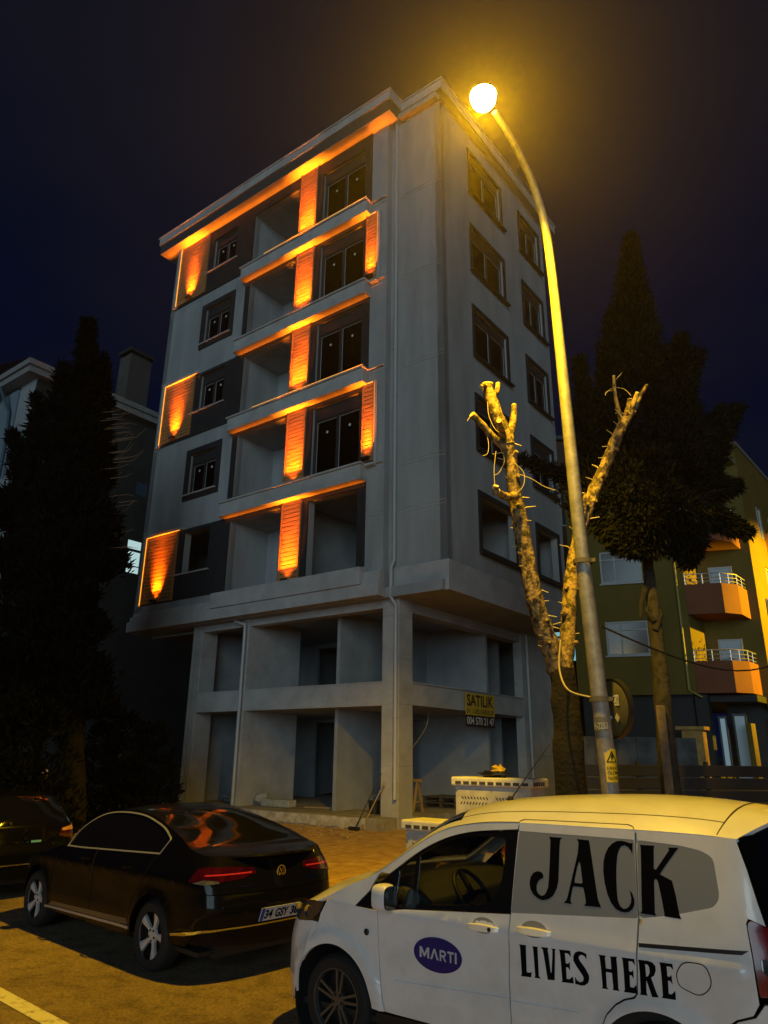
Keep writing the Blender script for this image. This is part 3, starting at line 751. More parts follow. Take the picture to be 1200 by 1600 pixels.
def van_side(fn, main):
    def P(name, out, m, parent=V, **k): return panel(name, shrink(out, .0025), fn, m, parent, **k)
    seam = [(.494, 1.160), (.591, 1.212), (.661, 1.262), (.841, 1.378), (1.019, 1.478), (1.199, 1.533), (1.40, 1.560), (1.652, 1.577)]
    trim = spl([(.363, .953), (.50, 1.066), (.637, 1.175), (.851, 1.323), (.98, 1.395), (1.118, 1.451), (1.25, 1.485), (1.384, 1.506), (1.648, 1.531)], 3)+[(1.631, 1.052), (1.40, 1.034), (1.21, 1.018), (.8, .985)]
    gl = rnd([(.715, 1.222), (.783, 1.262), (.90, 1.335), (1.03, 1.409), (1.15, 1.448), (1.263, 1.472), (1.40, 1.480), (1.561, 1.478), (1.566, 1.35), (1.556, 1.24), (1.535, 1.165), (1.50, 1.11), (1.429, 1.076), (1.2, 1.045), (.822, 1.008), (.715, .998)], .03)
    # fender, door, sliding door, rear quarter
    fe = P('fender', arch(VWF, .375, 5, 145, 24)+[(-.10, .66), (-.03, .80), (-.02, .86), (.03, .945), (.235, 1.058), (.456, 1.142), (.494, 1.157), (.55, 1.187), (.48, 1.06), (.36, .949), (.575, .944), (.571, .84), (.60, .5), (.632, .325)], vanw, step=.03)
    o = MB(); c = fn(.475, .795, .004); o.lathe([(.020, -.004), (.022, .006), (.014, .012), (0, .012)], c, 'Y', 14, 0, 1 if main else -1); o.build('side_marker', blackm, fe)
    dr = P('front_door', [(.634, .325), (.603, .5), (.574, .84), (.578, .943)]+[(.365, .948)]*0+[(.80, .978), (1.21, 1.012), (1.628, 1.046), (1.61, .67), (1.615, .325)], vanw, step=.05)
    P('door_frame', [(.555, 1.188)]+seam[1:]+[(1.6485, 1.537)]+[(a, b+.006) for a, b in reversed(spl([(.637, 1.175), (.851, 1.323), (.98, 1.395), (1.118, 1.451), (1.25, 1.485), (1.384, 1.506), (1.648, 1.531)], 3)[:-1])], vanw, parent=dr, step=.08)
    tr = panel('window_surround', trim, fn, blackgloss, dr, holes=[gl], off=-.003, thick=.03, step=.15)
    panel('window_glass', gl, fn, carglass, dr, off=-.014, thick=.004, step=.15)
    panel('quarter_light_bar', [(.855, 1.30), (.885, 1.318), (.888, 1.02), (.858, 1.017)], fn, blackgloss, dr, off=-.006, thick=.01, step=.2)
    def handle(parent, s0, s1, z):
        c = (s0+s1)/2
        rc = [(c+.085*math.cos(a*math.pi/12), z+.012+.045*math.sin(a*math.pi/12)) for a in range(24)]
        panel('handle_recess', rc, fn, mat('shadow_gap', (.25, .25, .26), .5), parent, off=.0015, thick=.004, step=None)
        h = MB(); n = 10
        for i in range(n):
            u0 = s0+(s1-s0)*i/n; u1 = s0+(s1-s0)*(i+1)/n
            def sec(u):
                q = (u-s0)/(s1-s0); hh = .022*math.sin(math.pi*(.12+.76*q))**.6; o = .030*math.sin(math.pi*q)**.5+.004
                return [fn(u, z+hh, .003), fn(u, z+hh*.8, o), fn(u, z-hh*.8, o), fn(u, z-hh, .003)]
            a, b = sec(u0), sec(u1); h.add(a+b, [(0, 1, 5, 4), (1, 2, 6, 5), (2, 3, 7, 6), (3, 0, 4, 7)])
        h.build('handle', vanw, parent, smooth=50)
    handle(dr, 1.325, 1.555, .948)
    if main:
        o = MB(); c = fn(1.50, .948, .028); o.lathe([(.013, 0), (.013, .004), (0, .004)], c, 'Y', 12, 0); o.build('key_lock', blackm, dr)
    sgl = rnd([(1.653, 1.530), (2.434, 1.530), (2.450, 1.120), (1.634, 1.053)], .012)
    sd = P('sliding_door', [(1.656, 1.577), (2.438, 1.583), (2.452, 1.12), (2.418, .746), (2.40, .725), (2.344, .706), (2.29, .672), (2.234, .614), (2.19, .52), (2.168, .458), (2.150, .325), (1.619, .325), (1.614, .67), (1.632, 1.046)], vanw, holes=[sgl], step=.04)
    panel('slide_window', sgl, fn, frost, sd, off=-.0006, thick=.008, step=.05)
    handle(sd, 1.68, 1.915, .972)
    qgl = rnd([(2.446, 1.530), (2.70, 1.518), (2.821, 1.500), (2.885, 1.468), (2.909, 1.276), (2.876, 1.224), (2.65, 1.16), (2.459, 1.121)], .03)
    rq = P('rear_quarter', arch(VWR, .375, 155, 42, 20)+[(2.86, .655), (2.934, .712), (3.02, .745), (3.055, .80), (3.045, 1.165), (3.06, 1.185), (3.16, 1.15), (3.150, 1.157), (3.125, 1.287), (3.10, 1.423), (3.055, 1.575), (2.445, 1.583), (2.458, 1.12), (2.4215, .744), (2.404, .7215), (2.346, .7025), (2.292, .6690), (2.236, .6115), (2.192, .5190)], vanw, holes=[qgl], step=.04)
    panel('quarter_window', qgl, fn, frost, rq, off=-.0006, thick=.008, step=.05)
    panel('slide_rail', [(2.452, 1.000), (3.035, 1.040), (3.0, 1.018), (2.452, .980)], fn, blackm, rq, off=.004, thick=.008, step=.04)
    if main:
        fl = rnd([(2.643, .88), (2.693, .950), (2.822, .953), (2.838, .849), (2.766, .785), (2.653, .82)], .05)
        ff = panel('fuel_flap', shrink(fl, .006), fn, vanw, rq, off=.003, thick=.004, step=.1)
        ring2('flap_gap', fl, .007, fn, blackm, ff, off=.0015, thick=.003)
    # tail lamp wraps the corner
    tl = rnd([(3.048, 1.160), (3.068, 1.180), (3.20, 1.135), (3.26, 1.10), (3.24, .845), (3.06, .835)], .012)
    tp = panel('tail_light', tl, fn, vanred, V, off=.006, thick=.02, step=.08)
    panel('reversing_lens', rnd([(3.085, 1.01), (3.25, 1.005), (3.24, .925), (3.115, .925), (3.085, .96)], .012), fn, clearl, tp, off=.010, thick=.004, step=.1)
    # mouldings
    panel('door_moulding', rnd([(.672, .470), (.690, .515), (.730, .534), (1.606, .582), (1.602, .505), (.72, .445)], .012), fn, vanw, dr, off=.010, thick=.012, step=.1)
    panel('door_moulding', rnd([(1.622, .573), (2.061, .590), (2.075, .575), (2.03, .535), (1.622, .492)], .012), fn, vanw, sd, off=.010, thick=.012, step=.1)
    panel('sill', [(.56, .315), (.56, .19), (2.12, .19), (2.14, .315)], fn, plastic, V, off=-.004, step=.2)
    # headlamp
    hl = panel('headlight', rnd([(.008, .944), (-.035, .856), (-.12, .800), (-.30, .775), (-.52, .80), (-.50, .90), (-.22, .925)], .02), fn, mat('headlamp_glass', (.03, .032, .035), .08, coat=1.0), V, off=.004, thick=.03, step=.05)
    if main:
        for c_ in ((-.17, .855), (-.32, .85)): o = MB(); o.lathe([(.0, -.012), (.030, -.006), (.042, .002), (.044, .002)], fn(c_[0], c_[1], .006), 'Y', 16, 0); o.build('headlamp_reflector', chrome, hl, smooth=40)
    # mirror
    bx = MB(); c = fn(.70, 1.055, .12)
    prof = [(-.065, .55), (-.05, .92), (-.01, 1.0), (.035, .96), (.055, .86)]
    sgy = 1 if main else -1
    rings = []
    for (xx, k) in prof:
        ring = []
        for i in range(16):
            a = 2*math.pi*i/16; ca, sa = math.cos(a), math.sin(a)
            ring.append(Vector((c.x-xx, c.y+.085*k*(abs(ca)**.6)*(1 if ca > 0 else -1), c.z+.088*k*(abs(sa)**.6)*(1 if sa > 0 else -1))))
        rings.append(ring)
    vv = [q for r_ in rings for q in r_]; ff = [(i*16+j, i*16+(j+1) % 16, (i+1)*16+(j+1) % 16, (i+1)*16+j) for i in range(4) for j in range(16)]
    bx.add(vv, ff, 0); bx.add(rings[0], [tuple(range(16))], 0)
    mi = bx.build('side_mirror', vanw, V, smooth=50)
    bx = MB(); r2 = [q+Vector((-.012, 0, 0)) for q in rings[-1]]; bx.add(rings[-1]+r2, [(i, (i+1) % 16, 16+(i+1) % 16, 16+i) for i in range(16)]+[tuple(range(16, 32))]); 
    bx.bar(fn(.66, 1.0, .0), c+Vector((0, -.05*sgy, -.05)), .07, .05); bx.build('mirror_housing', blackgloss, mi)
    bx = MB(); bx.add([c+(q-c)*.78+Vector((-.016, 0, 0)) for q in rings[-1]], [tuple(range(16))]); bx.build('mirror_glass', mat('mirror', (.5, .5, .5), .02, metal=1.0), mi)
van_side(vs_.L, True)
van_side(vs_.Rt, False)
def vfn2(t, z, off=0): return vs_.side(t, z, off, 1)
ctr = vplan.tmin; rc = vplan.tmax
panel('front_bumper', [(-.225, .30), (-.20, .45), (-.145, .55), (-.10, .655), (-.035, .795), (-.12, .795), (-.30, .77), (-.52, .795), (ctr, .80), (2*ctr+.52, .795), (2*ctr+.30, .77), (2*ctr+.12, .795), (2*ctr+.035, .795), (2*ctr+.10, .655), (2*ctr+.145, .55), (2*ctr+.20, .45), (2*ctr+.225, .30), (2*ctr+.4, .20), (-.4, .20)], vfn2, vanw, V, step=.06)
panel('grille', rnd([(-.55, .62), (-.62, .77), (ctr, .79), (2*ctr+.62, .77), (2*ctr+.55, .62)], .03), vfn2, plastic, V, off=.006, thick=.01, step=.08)
panel('rear_bumper', [(2.87, .645), (2.94, .705), (3.03, .738), (3.08, .80), (rc, .80), (2*rc-3.08, .80), (2*rc-3.03, .738), (2*rc-2.94, .705), (2*rc-2.87, .645), (2*rc-2.85, .28), (2.85, .28), (2.90, .5)], vfn2, vanw, V, step=.08)
panel('tailgate', [(3.275, .81), (3.275, 1.12), (3.18, 1.16), (2*rc-3.18, 1.16), (2*rc-3.275, 1.12), (2*rc-3.275, .81)], vfn2, vanw, V, step=.08)
panel('rear_window', [(3.165, 1.165), (3.14, 1.29), (3.115, 1.43), (3.075, 1.575), (3.10, 1.585), (rc, 1.66), (2*rc-3.10, 1.585), (2*rc-3.075, 1.575), (2*rc-3.14, 1.29), (2*rc-3.165, 1.165)], vfn2, darkglass, V, step=.08)
topstrip('bonnet', vs_, 0, 1, -1, 1, vanw, V, 20, 24)
topstrip('windscreen', vs_, 1.02, 1.98, -.86, .86, carglass, V, 14, 20, off=-.002, thick=.004)
for sg in (1, -1): topstrip('windscreen_pillar', vs_, 1.0, 2.0, sg*.862, sg*1.0, vanw, V, 16, 4)
ro = topstrip('roof', vs_, 2.0, 4.0, -1, 1, vanw, V, 40, 30)
for sg in (.80, -.80): topstrip('roof_seam', vs_, 1.9, 3.80, sg-.004, sg+.004, blackm, ro, 40, 1, off=.002, thick=.002)
topstrip('roof_seam', vs_, 3.797, 3.806, -.98, .98, blackm, ro, 1, 30, off=.002, thick=.002)
for sg in (1, -1):
    topstrip('roof_seam', vs_, 2.50, 3.20, sg*.945, sg*.952, blackm, ro, 16, 1, off=.002, thick=.002)
    for kk in (2.455, 3.245):
        q = [Vector(vs_.top(kk+(.045 if kk < 3 else -.045)*(a_**3), sg*(1-.052*a_), .002)) for a_ in (0, .2, .4, .6, .8, 1)]
        mb = MB(); mb.tube(q, .003, 4); mb.build('roof_seam', blackm, ro)
    topstrip('roof_seam', vs_, 1.05, 2.45, sg*.992, sg*1.0, blackm, ro, 20, 1, off=.002, thick=.002)
mb = MB(); p0 = vs_.top(2.28, .30, .0); mb.tube([p0, p0+Vector((-.36, .03, .40))], [.006, .0025], 6); mb.lathe([(.026, -.004), (.022, .018), (.008, .03)], p0, 'Z', 12); mb.build('aerial', plastic, ro, smooth=40)
sd_ = None
# inside
mb = MB(); mb.box(-3.05, .30, -.60, .60, .24, .40); mb.box(-3.0, -1.66, -.70, .70, .4, .78); mb.box(-1.9, .2, -.74, .74, .22, .26)
for c in (VWF, VWR):
    for sg in (1, -1): mb.lathe([(.40, -.02), (.40, .24), (.05, .24)], (-c[0], sg*.60, c[1]), 'Y', 24, 0, 1) if sg < 0 else mb.lathe([(.40, -.22), (.40, .20), (.39, .2), (.38, -.2), (.02, -.2)], (-c[0], .60, c[1]), 'Y', 24)
mb.build('underbody', plastic, V)
mb = MB(); pts = [(.30, 1.08), (.55, 1.12), (.80, 1.10), (.92, 1.02), (.95, .80), (.60, .60), (.30, .60)]
mb.add([(-a, y, b) for y in (-.70, .70) for a, b in pts], [tuple(range(7)), tuple(reversed(range(7, 14)))]+[(i, (i+1) % 7, 7+(i+1) % 7, 7+i) for i in range(7)]); mb.build('dashboard', mat('dashboard_plastic', (.05, .05, .05), .6), V, bevel=.02)
mb = MB(); cw = Vector((-1.08, .36, 1.05)); ax = Vector((-.80, 0, .60)).normalized(); a1 = Vector((0, 1, 0)); a2 = ax.cross(a1)
mb.tube([cw+.18*(math.cos(t*math.pi/14)*a1+math.sin(t*math.pi/14)*a2) for t in range(29)], .016, 8, cap=False)
mb.bar(cw-.17*a1, cw+.17*a1, .05, .02); mb.bar(cw, cw-.17*a2, .05, .02); mb.bar(cw, cw-ax*.25, .06); mb.build('steering_wheel', plastic, V, smooth=40)
for sy in (.38, -.38):
    mb = MB(); mb.box(-1.75, -1.25, sy-.25, sy+.25, .62, .82); 
    mb.add([(-1.62, sy-.24, .80), (-1.62, sy+.24, .80), (-1.86, sy+.22, 1.30), (-1.86, sy-.22, 1.30), (-1.76, sy-.24, .80), (-1.76, sy+.24, .80), (-1.97, sy+.22, 1.30), (-1.97, sy-.22, 1.30)], [(0, 1, 2, 3), (7, 6, 5, 4), (0, 4, 5, 1), (1, 5, 6, 2), (2, 6, 7, 3), (3, 7, 4, 0)])
    mb.box(-2.0, -1.88, sy-.13, sy+.13, 1.33, 1.50); mb.build('seat', mat('grey_seat', (.10, .10, .105), .9), V, bevel=.03, seg=3)
for c in (VWF, VWR):
    for sg in (1, -1): wheel(V, -c[0], sg*(VW-.135), .30, .20, sg, 'twin', alloyd)
# lettering on the flank
LET = {
'J':[(1.876,1.509),(1.968,1.509),(1.954,1.497),(1.952,1.45),(1.953,1.34),(1.953,1.263),(1.943,1.22),(1.921,1.18),(1.889,1.157),(1.852,1.147),(1.819,1.154),(1.784,1.173),(1.763,1.202),(1.756,1.236),(1.761,1.268),(1.779,1.293),(1.806,1.305),(1.833,1.302),(1.849,1.288),(1.848,1.27),(1.832,1.263),(1.816,1.25),(1.806,1.225),(1.808,1.198),(1.82,1.179),(1.842,1.17),(1.862,1.177),(1.876,1.198),(1.885,1.225),(1.888,1.272),(1.889,1.374),(1.887,1.477),(1.885,1.495)],
'A':[(2.067,1.509),(2.147,1.507),(2.151,1.495),(2.171,1.397),(2.195,1.271),(2.212,1.189),(2.232,1.15),(2.124,1.148),(2.135,1.162),(2.133,1.184),(2.12,1.238),(2.114,1.245),(2.053,1.244),(2.048,1.233),(2.036,1.173),(2.039,1.159),(2.046,1.148),(1.99,1.149),(2.008,1.163),(2.015,1.178),(2.034,1.255),(2.057,1.349),(2.076,1.428),(2.079,1.491)],
'AH':[(2.087,1.384),(2.095,1.371),(2.107,1.3),(2.112,1.269),(2.102,1.264),(2.063,1.264),(2.059,1.273),(2.075,1.351)],
'C':[(2.425,1.512),(2.423,1.449),(2.414,1.469),(2.397,1.487),(2.376,1.495),(2.354,1.488),(2.34,1.467),(2.33,1.433),(2.325,1.372),(2.325,1.306),(2.328,1.248),(2.334,1.198),(2.347,1.171),(2.364,1.16),(2.382,1.161),(2.4,1.174),(2.412,1.196),(2.414,1.221),(2.405,1.259),(2.421,1.243),(2.432,1.216),(2.432,1.188),(2.422,1.166),(2.402,1.149),(2.378,1.142),(2.349,1.143),(2.32,1.154),(2.292,1.183),(2.269,1.227),(2.252,1.284),(2.243,1.343),(2.244,1.396),(2.254,1.438),(2.272,1.474),(2.298,1.5),(2.328,1.516),(2.358,1.519),(2.389,1.514),(2.41,1.509)],
'K':[(2.469,1.505),(2.557,1.506),(2.552,1.493),(2.55,1.385),(2.562,1.38),(2.641,1.488),(2.637,1.502),(2.697,1.506),(2.683,1.491),(2.594,1.374),(2.585,1.358),(2.653,1.332),(2.672,1.256),(2.687,1.169),(2.697,1.146),(2.604,1.149),(2.604,1.159),(2.59,1.24),(2.572,1.322),(2.561,1.334),(2.55,1.324),(2.55,1.236),(2.55,1.16),(2.559,1.147),(2.465,1.148),(2.476,1.161),(2.475,1.242),(2.475,1.385),(2.474,1.489)],
'wL':[(1.695,0.888),(1.744,0.89),(1.739,0.877),(1.737,0.743),(1.751,0.742),(1.771,0.748),(1.766,0.72),(1.697,0.716),(1.704,0.728),(1.7,0.878)],
'wI':[(1.784,0.891),(1.824,0.892),(1.819,0.882),(1.818,0.734),(1.831,0.724),(1.789,0.722),(1.795,0.732),(1.789,0.883)],
'wV':[(1.844,0.894),(1.894,0.898),(1.887,0.886),(1.898,0.766),(1.904,0.767),(1.92,0.889),(1.913,0.896),(1.943,0.899),(1.935,0.888),(1.921,0.73),(1.877,0.725),(1.855,0.883)],
'wE':[(1.962,0.899),(2.036,0.903),(2.035,0.87),(2.02,0.885),(2.0,0.885),(1.998,0.884),(1.999,0.831),(2.014,0.83),(2.026,0.842),(2.024,0.797),(2.014,0.811),(2.0,0.811),(1.999,0.75),(2.017,0.75),(2.04,0.768),(2.043,0.733),(1.966,0.728),(1.972,0.738),(1.967,0.89)],
'wS':[(2.137,0.9),(2.133,0.872),(2.123,0.887),(2.107,0.892),(2.091,0.885),(2.084,0.872),(2.09,0.858),(2.121,0.824),(2.14,0.793),(2.142,0.772),(2.133,0.751),(2.112,0.735),(2.087,0.73),(2.068,0.733),(2.053,0.731),(2.054,0.768),(2.064,0.753),(2.081,0.746),(2.1,0.752),(2.108,0.766),(2.104,0.782),(2.068,0.825),(2.05,0.852),(2.052,0.876),(2.066,0.898),(2.089,0.909),(2.112,0.909),(2.125,0.905)],
'wH':[(2.212,0.909),(2.257,0.91),(2.249,0.898),(2.248,0.843),(2.281,0.844),(2.285,0.902),(2.281,0.91),(2.324,0.915),(2.318,0.904),(2.313,0.751),(2.321,0.742),(2.279,0.74),(2.285,0.749),(2.283,0.826),(2.247,0.825),(2.245,0.748),(2.255,0.74),(2.214,0.737),(2.221,0.747),(2.218,0.9)],
'wE2':[(2.351,0.916),(2.424,0.919),(2.423,0.887),(2.41,0.904),(2.388,0.902),(2.384,0.85),(2.398,0.849),(2.409,0.861),(2.408,0.818),(2.398,0.832),(2.386,0.831),(2.383,0.772),(2.403,0.772),(2.421,0.789),(2.422,0.746),(2.344,0.742),(2.352,0.753),(2.355,0.907)],
'wR':[(2.446,0.919),(2.503,0.922),(2.526,0.917),(2.539,0.901),(2.538,0.877),(2.526,0.852),(2.507,0.838),(2.531,0.766),(2.541,0.749),(2.505,0.746),(2.481,0.819),(2.478,0.819),(2.474,0.758),(2.48,0.747),(2.436,0.745),(2.442,0.756),(2.449,0.907)],
'wRH':[(2.482,0.903),(2.498,0.901),(2.504,0.888),(2.503,0.864),(2.493,0.844),(2.48,0.838)],
'wE3':[(2.565,0.925),(2.636,0.927),(2.638,0.897),(2.624,0.911),(2.602,0.91),(2.599,0.86),(2.611,0.858),(2.622,0.871),(2.623,0.826),(2.612,0.84),(2.6,0.84),(2.597,0.776),(2.614,0.776),(2.634,0.796),(2.633,0.753),(2.557,0.75),(2.565,0.761),(2.569,0.915)],

}
for k, hole in (('J', None), ('A', 'AH'), ('C', None), ('K', None)):
    panel('letter', LET[k], vs_.L, inkm, V, holes=[LET[hole]] if hole else (), off=.0006, thick=.0005, step=.05)
for k, hole in (('wL', None), ('wI', None), ('wV', None), ('wE', None), ('wS', None), ('wH', None), ('wE2', None), ('wR', 'wRH'), ('wE3', None)):
    panel('letter', LET[k], vs_.L, inkm, V, holes=[LET[hole]] if hole else (), off=.004, thick=.002, step=.05)
ov = [(1.080+.192*math.cos(R(a))-.0*math.sin(R(a)), .738+.103*math.sin(R(a))) for a in range(0, 360, 8)]
od = panel('oval_decal', ov, vs_.L, mat('blue_vinyl', (.012, .010, .16), .45, var=.1, scale=3), V, off=.004, thick=.003, step=None)
GL = {'M': [[(0, 0), (0, 1), (.22, 1), (.5, .42), (.78, 1), (1, 1), (1, 0), (.80, 0), (.80, .62), (.56, .12), (.44, .12), (.20, .62), (.20, 0)]],
      'A': [[(0, 0), (.40, 1), (.60, 1), (1, 0), (.78, 0), (.5, .72), (.22, 0)]],
      'R': [[(0, 0), (0, 1), (.62, 1), (.88, .90), (.95, .70), (.88, .50), (.66, .40), (1, 0), (.74, 0), (.44, .38), (.22, .38), (.22, 0)], [(.22, .56), (.58, .56), (.70, .62), (.72, .70), (.68, .78), (.58, .82), (.22, .82)]],
      'T': [[(.38, 0), (.38, .80), (0, .80), (0, 1), (1, 1), (1, .80), (.62, .80), (.62, 0)]], 'I': [[(0, 0), (0, 1), (1, 1), (1, 0)]]}
silv = mat('silver_vinyl', (.55, .56, .60), .4); cu = .938
for ch, w_ in (('M', .078), ('A', .066), ('R', .052), ('T', .048), ('I', .014)):
    q = [[(cu+w_*a, .708+.064*b) for a, b in o_] for o_ in GL[ch]]
    panel('letter', q[0], vs_.L, silv, od, holes=q[1:], off=.0055, thick=.001, step=None); cu += w_+.009

# ------------------------------------------------------------------ dark cars
def dark_car(name, label, loc, heading, hatch=False):
    K = thing(name, label, 'car', loc, heading)
    W_ = .87
    plan = Plan([(-3.48, 0), (-3.46, .3), (-3.39, .55), (-3.26, .72), (-3.05, .815), (-2.75, .858), (-2.4, .87)],
                [(.25, .87), (.50, .858), (.70, .82), (.82, .74), (.90, .56), (.945, .3), (.955, 0)], W_)
    WF, WR_ = (-2.66, .31), (0, .31)
    def ins(z): return .27*max(0, (z-.88)/.5)**1.12 + .07*max(0, (.42-z)/.25)**1.6
    def bump(t, z):
        b = 0
        for c in (WF, WR_):
            d = math.hypot(t-c[0], z-c[1]); b = max(b, .014*max(0, min(1, (.44-d)/.06)) if z > .25 else 0)
        b += .016*math.exp(-((z-(.80+.03*(t+1.3)/2))/.03)**2)*max(0, 1-max(0, abs(t+1.1)-1.5)/.9)
        b -= .012*math.exp(-((z-.56)/.12)**2)*max(0, 1-abs(t+1.3)/1.3)
        return b
    def lean(x, z):
        g = max(0, min(1, (x-.3)/.5)); f = max(0, min(1, (-2.9-x)/.5))
        return -g*(.05*max(0, (.74-z)/.45)+ (.10*max(0, (z-.76)/.3) if not hatch else .30*max(0, (z-.95)/.4)**1.3)) + g*.045*max(0, 1-abs(z-.60)/.16) + f*.10*max(0, (z-.45)/.3)
    if not hatch:
        E_ = [(0, -3.16, .66), (.5, -2.80, .80), (1, -2.12, .945), (1.5, -1.80, 1.20), (2, -1.42, 1.345), (2.5, -.95, 1.378), (3, -.45, 1.335), (3.5, .05, 1.225), (4, .44, 1.115), (4.5, .66, 1.078), (5, .82, 1.055)]
        C_ = [(0, -3.38, .68), (.5, -2.95, .84), (1, -2.25, .955), (1.5, -1.75, 1.22), (2, -1.28, 1.395), (2.5, -.85, 1.44), (3, -.36, 1.405), (3.5, .12, 1.23), (4, .46, 1.115), (4.5, .72, 1.09), (5, .960, 1.072)]
    else:
        E_ = [(0, -3.16, .66), (.5, -2.80, .80), (1, -2.12, .945), (1.5, -1.80, 1.20), (2, -1.42, 1.345), (2.5, -.95, 1.385), (3, -.45, 1.385), (3.5, .15, 1.36), (4, .45, 1.33), (4.5, .66, 1.12), (5, .74, .95)]
        C_ = [(0, -3.38, .68), (.5, -2.95, .84), (1, -2.25, .955), (1.5, -1.75, 1.22), (2, -1.28, 1.375), (2.5, -.85, 1.43), (3, -.36, 1.43), (3.5, .22, 1.41), (4, .60, 1.37), (4.5, .82, 1.12), (5, .90, .95)]
    sh = Shell(plan, ins, E_, C_, bump, lean)
    wo = spl([(-1.985, .955), (-1.94, 1.06), (-1.86, 1.155), (-1.72, 1.243), (-1.54, 1.308), (-1.31, 1.340), (-1.01, 1.350), (-.70, 1.338), (-.41, 1.294), (-.18, 1.243), (.005, 1.170)], 4)+[(.012, 1.155), (-.045, 1.035), (-.59, 1.010), (-1.16, .985), (-1.6, .965)]
    edge = [tuple(sh.curve(E_, k)) for k in [i*.1 for i in range(0, 51)]]
    rcn = plan.tmax
    for fn, main in ((sh.L, True), (sh.Rt, False)):
        body = arch(WR_, .365, 5, 175, 26)[::-1]
        out = [(.80, .74), (.80, 1.05)]+[(a, b-.004) for a, b in reversed(edge)]+[(-3.16, .50), (-3.05, .30)]
        out = [(.365, .30)]+[(.60, .30), (.80, .46)]+out+arch(WF, .365, 178, 2, 26)+[(-2.29, .24), (-.37, .24)]+arch(WR_, .365, 176, 4, 26)
        cl = []
        for q in out:
            if not cl or math.dist(q, cl[-1]) > .004: cl.append(q)
        bo = panel('body_side', cl, fn, carb, K, holes=[wo] if not hatch else [wo], step=.06)
        panel('side_window', shrink(wo, .004), fn, darkglass, bo, off=-.006, thick=.01, step=.1)
        if not hatch: panel('window_trim', shrink(wo, -.011), fn, satin, bo, holes=[shrink(wo, .002)], off=.006, thick=.008, step=.12)
        for dg in ([(-1.27, .26), (-1.27, .70), (-1.27, .975)], [(-.42, .40), (-.38, .60), (-.20, .78), (-.06, 1.03)], [(-2.28, .25), (-2.25, .60), (-2.12, .93)]):
            mb = MB(); mb.tube([fn(a, b, .0015) for a, b in spl(dg, 6)], .0035, 4); mb.build('door_gap', blackm, bo)
        for s0 in (-1.55, -.62):
            mb = MB(); mb.tube([fn(s0, .865, .004), fn(s0+.04, .868, .026), fn(s0+.10, .87, .030), fn(s0+.16, .873, .026), fn(s0+.20, .875, .004)], [.010, .014, .014, .014, .010], 8); mb.build('handle', carb, bo, smooth=50)
        panel('sill_trim', [(-2.345, .262), (-2.335, .288), (-.385, .340), (-.39, .312)], fn, satin if not hatch else plastic, bo, off=.010, thick=.012, step=.2)
        panel('lower_door_panel', [(-2.27, .295), (-2.18, .345), (-.45, .40), (-.42, .345)], fn, mat('dark_grey_paint', (.05, .052, .058), .3, coat=.8), bo, off=.002, thick=.004, step=.1)
        # mirror
        c = fn(-2.10, 1.00, .10); mb = MB(); rings = []
        for xx, k in ((.10, .45), (.07, .85), (.0, 1.0), (-.05, .92)):
            rings.append([Vector((c.x+xx, c.y+.085*k*math.cos(a*math.pi/7), c.z+.058*k*math.sin(a*math.pi/7))) for a in range(14)])
        vv = [q for r_ in rings for q in r_]; mb.add(vv, [(i*14+j, i*14+(j+1) % 14, (i+1)*14+(j+1) % 14, (i+1)*14+j) for i in range(3) for j in range(14)]+[tuple(range(14)), tuple(range(42, 56))]); mb.bar(fn(-2.08, .95, -.01), c, .05, .03)
        mi = mb.build('side_mirror', carb, K, smooth=50)
        panel('headlight', rnd([(-2.98, .72), (-3.05, .60), (-3.30, .56), (-3.42, .60), (-3.30, .70)], .02), fn, clearl, K, off=.004, thick=.01, step=.06)
        if not hatch:
            tl = rnd([(.60, .845), (.70, .955), (.80, .975), (1.02, .972), (1.28, .955), (1.31, .905), (1.15, .868), (.95, .850), (.80, .835)], .012)
            to = panel('tail_light', tl, fn, redl, K, off=.006, thick=.01, step=.05)
            panel('lamp_bar', [(.78, .90), (.80, .912), (1.26, .922), (1.26, .910)], fn, mat('bright_red_lens', (.55, .03, .04), .2, coat=1.0), to, off=.008, thick=.003, step=.06)
            panel('reversing_lens', rnd([(.66, .838), (.80, .828), (.93, .842), (.91, .862), (.78, .868)], .006), fn, clearl, to, off=.009, thick=.003, step=.06)
        else:
            tl = rnd([(.55, .80), (.56, .92), (.66, .985), (.82, .955), (1.06, .92), (1.10, .80), (.85, .78)], .02)
            to = panel('tail_light', tl, fn, redl, K, off=.006, thick=.01, step=.05)
            panel('indicator_lens', rnd([(.555, .885), (.565, .925), (.66, .98), (.82, .95), (1.05, .918), (1.06, .885)], .012), fn, amberl if not main else clearl, to, off=.009, thick=.003, step=.05)
        for xc in (WF, WR_): wheel(K, -xc[0], (W_-.115)*(1 if main else -1), .31, .21, 1 if main else -1, 'star', alloy)
    f2 = sh.L
    t0 = .80
    bt = [(t0, .742), (1.1, .735), (rcn, .735), (2*rcn-1.1, .735), (2*rcn-t0, .742), (2*rcn-t0, .46), (2*rcn-.60, .30), (.60, .30), (t0-.003, .46)]
    bp = panel('rear_bumper', [(t0, .742), (rcn, .742), (2*rcn-t0, .742), (2*rcn-t0, .46), (2*rcn-.66, .33), (rcn, .28), (.66, .33), (t0, .46)], f2, carb, K, step=.05)
    ztop = 1.056 if not hatch else .955
    tk = panel('boot_lid' if not hatch else 'tailgate', [(t0+.003, .748), (rcn, .748), (2*rcn-t0-.003, .748), (2*rcn-t0-.003, ztop), (rcn, ztop+.012), (t0+.003, ztop)], f2, carb, K, step=.05)
